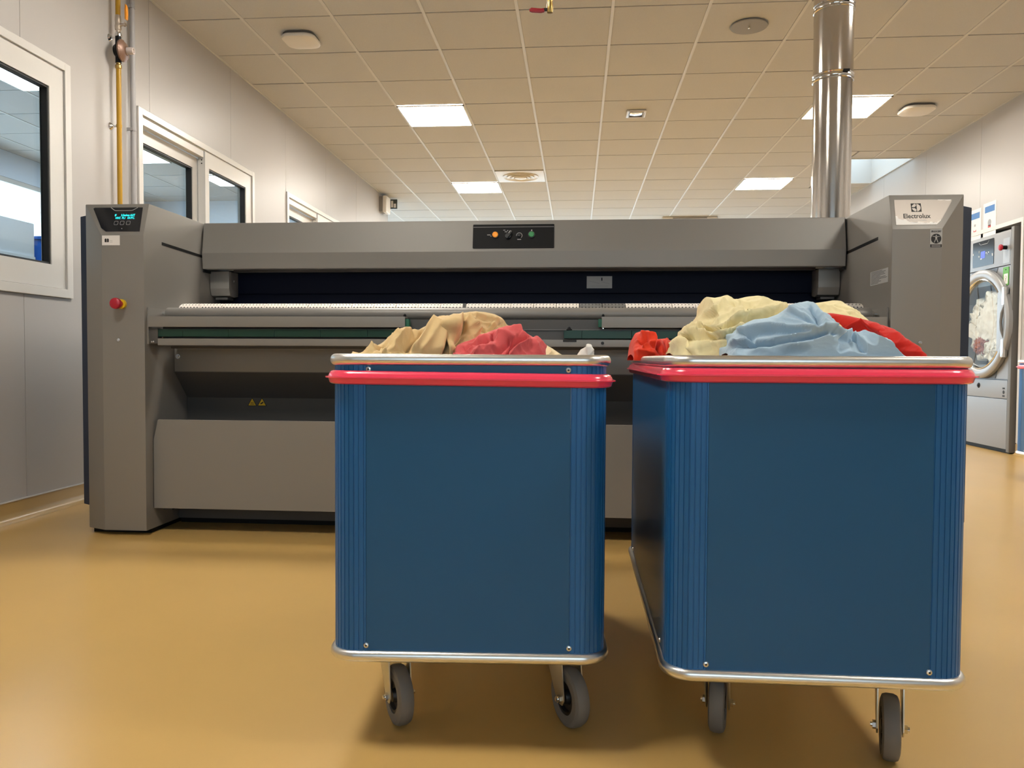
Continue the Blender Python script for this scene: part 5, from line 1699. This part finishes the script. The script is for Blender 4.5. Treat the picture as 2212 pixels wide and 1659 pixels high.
lump('laundry_heap', 'off-white laundry heap pressed against the dryer glass', 'fabric_white', (DX + 0.26, CY, CZ - 0.03), (0.55, 0.40, 0.37), 3, 0.30, press=DX + 0.026)
lump('laundry_towel', 'rust brown towel low behind the dryer glass', 'fabric_rust', (DX + 0.062, CY + 0.12, CZ - 0.19), (0.058, 0.15, 0.11), 8, 0.4)
lump('laundry_towel', 'white towel at the bottom of the dryer window', 'fabric_white', (DX + 0.062, CY - 0.11, CZ - 0.22), (0.055, 0.14, 0.085), 14, 0.5)

# posters above the dryer
for i, (y, z, lab) in enumerate(((7.565, 1.985, 'left of two paper notices above the dryer'), (7.31, 2.005, 'right of two paper notices above the dryer'))):
    t = thing('notice', lab, 'notice', (XR, y, z))
    Mp = Matrix(((0, 0, -1, XR - 0.0006), (-1, 0, 0, y), (0, 1, 0, z), (0, 0, 0, 1)))
    poly_plate('sheet', 'paper', t, rect_pts(0.215, 0.36), 0.0012, Mp)
    D = Mp @ Matrix.Translation((0, 0, 0.0014))
    poly_plate('header_print', 'paper_blue', t, rect_pts(0.165, 0.056, 0, 0.120), 0.0004, D)
    if i == 0:
        poly_plate('picture_print', 'print_red', t, [(-0.02, -0.055), (0.0, -0.03), (0.02, -0.055), (0.026, -0.005), (0.0, -0.018), (-0.026, -0.005)], 0.0004, D)
        poly_plate('picture_print', 'ink_grey', t, rect_pts(0.030, 0.022, 0, 0.035), 0.0004, D)
        poly_plate('text_print', 'ink_grey', t, rect_pts(0.06, 0.008, 0, -0.125), 0.0004, D)
    else:
        poly_plate('picture_print', 'ink_grey', t, circle_pts(0.03, 16, 0, 0.0), 0.0004, D)
        poly_plate('picture_print', 'print_red', t, rect_pts(0.05, 0.025, 0, -0.034), 0.0004, D)

# room next door
t = thing('storage_unit', 'white storage unit next door seen through the nearest window', 'cabinet', (-4.9, 5.3, 0))
bx('carcass', 'locker_white', t, -5.2, -4.62, 4.2, 6.36, 0.0005, 1.905, 0.004)
for i in range(4):
    y = 4.22 + i * 0.535
    d_ = bx('door', 'locker_white', t, -4.619, -4.60, y, y + 0.52, 0.06, 1.62, 0.003)
    bx('handle', 'conduit', d_, -4.599, -4.585, y + 0.04, y + 0.055, 0.8, 1.0, 0.002)
t = thing('tall_bin', 'bright blue tall container next door beside the white storage unit', 'bin', (-4.8, 6.55, 0))
bx('body', 'locker_blue', t, -5.0, -4.6, 6.42, 6.72, 0.0005, 1.78, 0.01)
bx('lid', 'locker_blue', t, -5.01, -4.59, 6.41, 6.73, 1.7805, 1.81, 0.006)
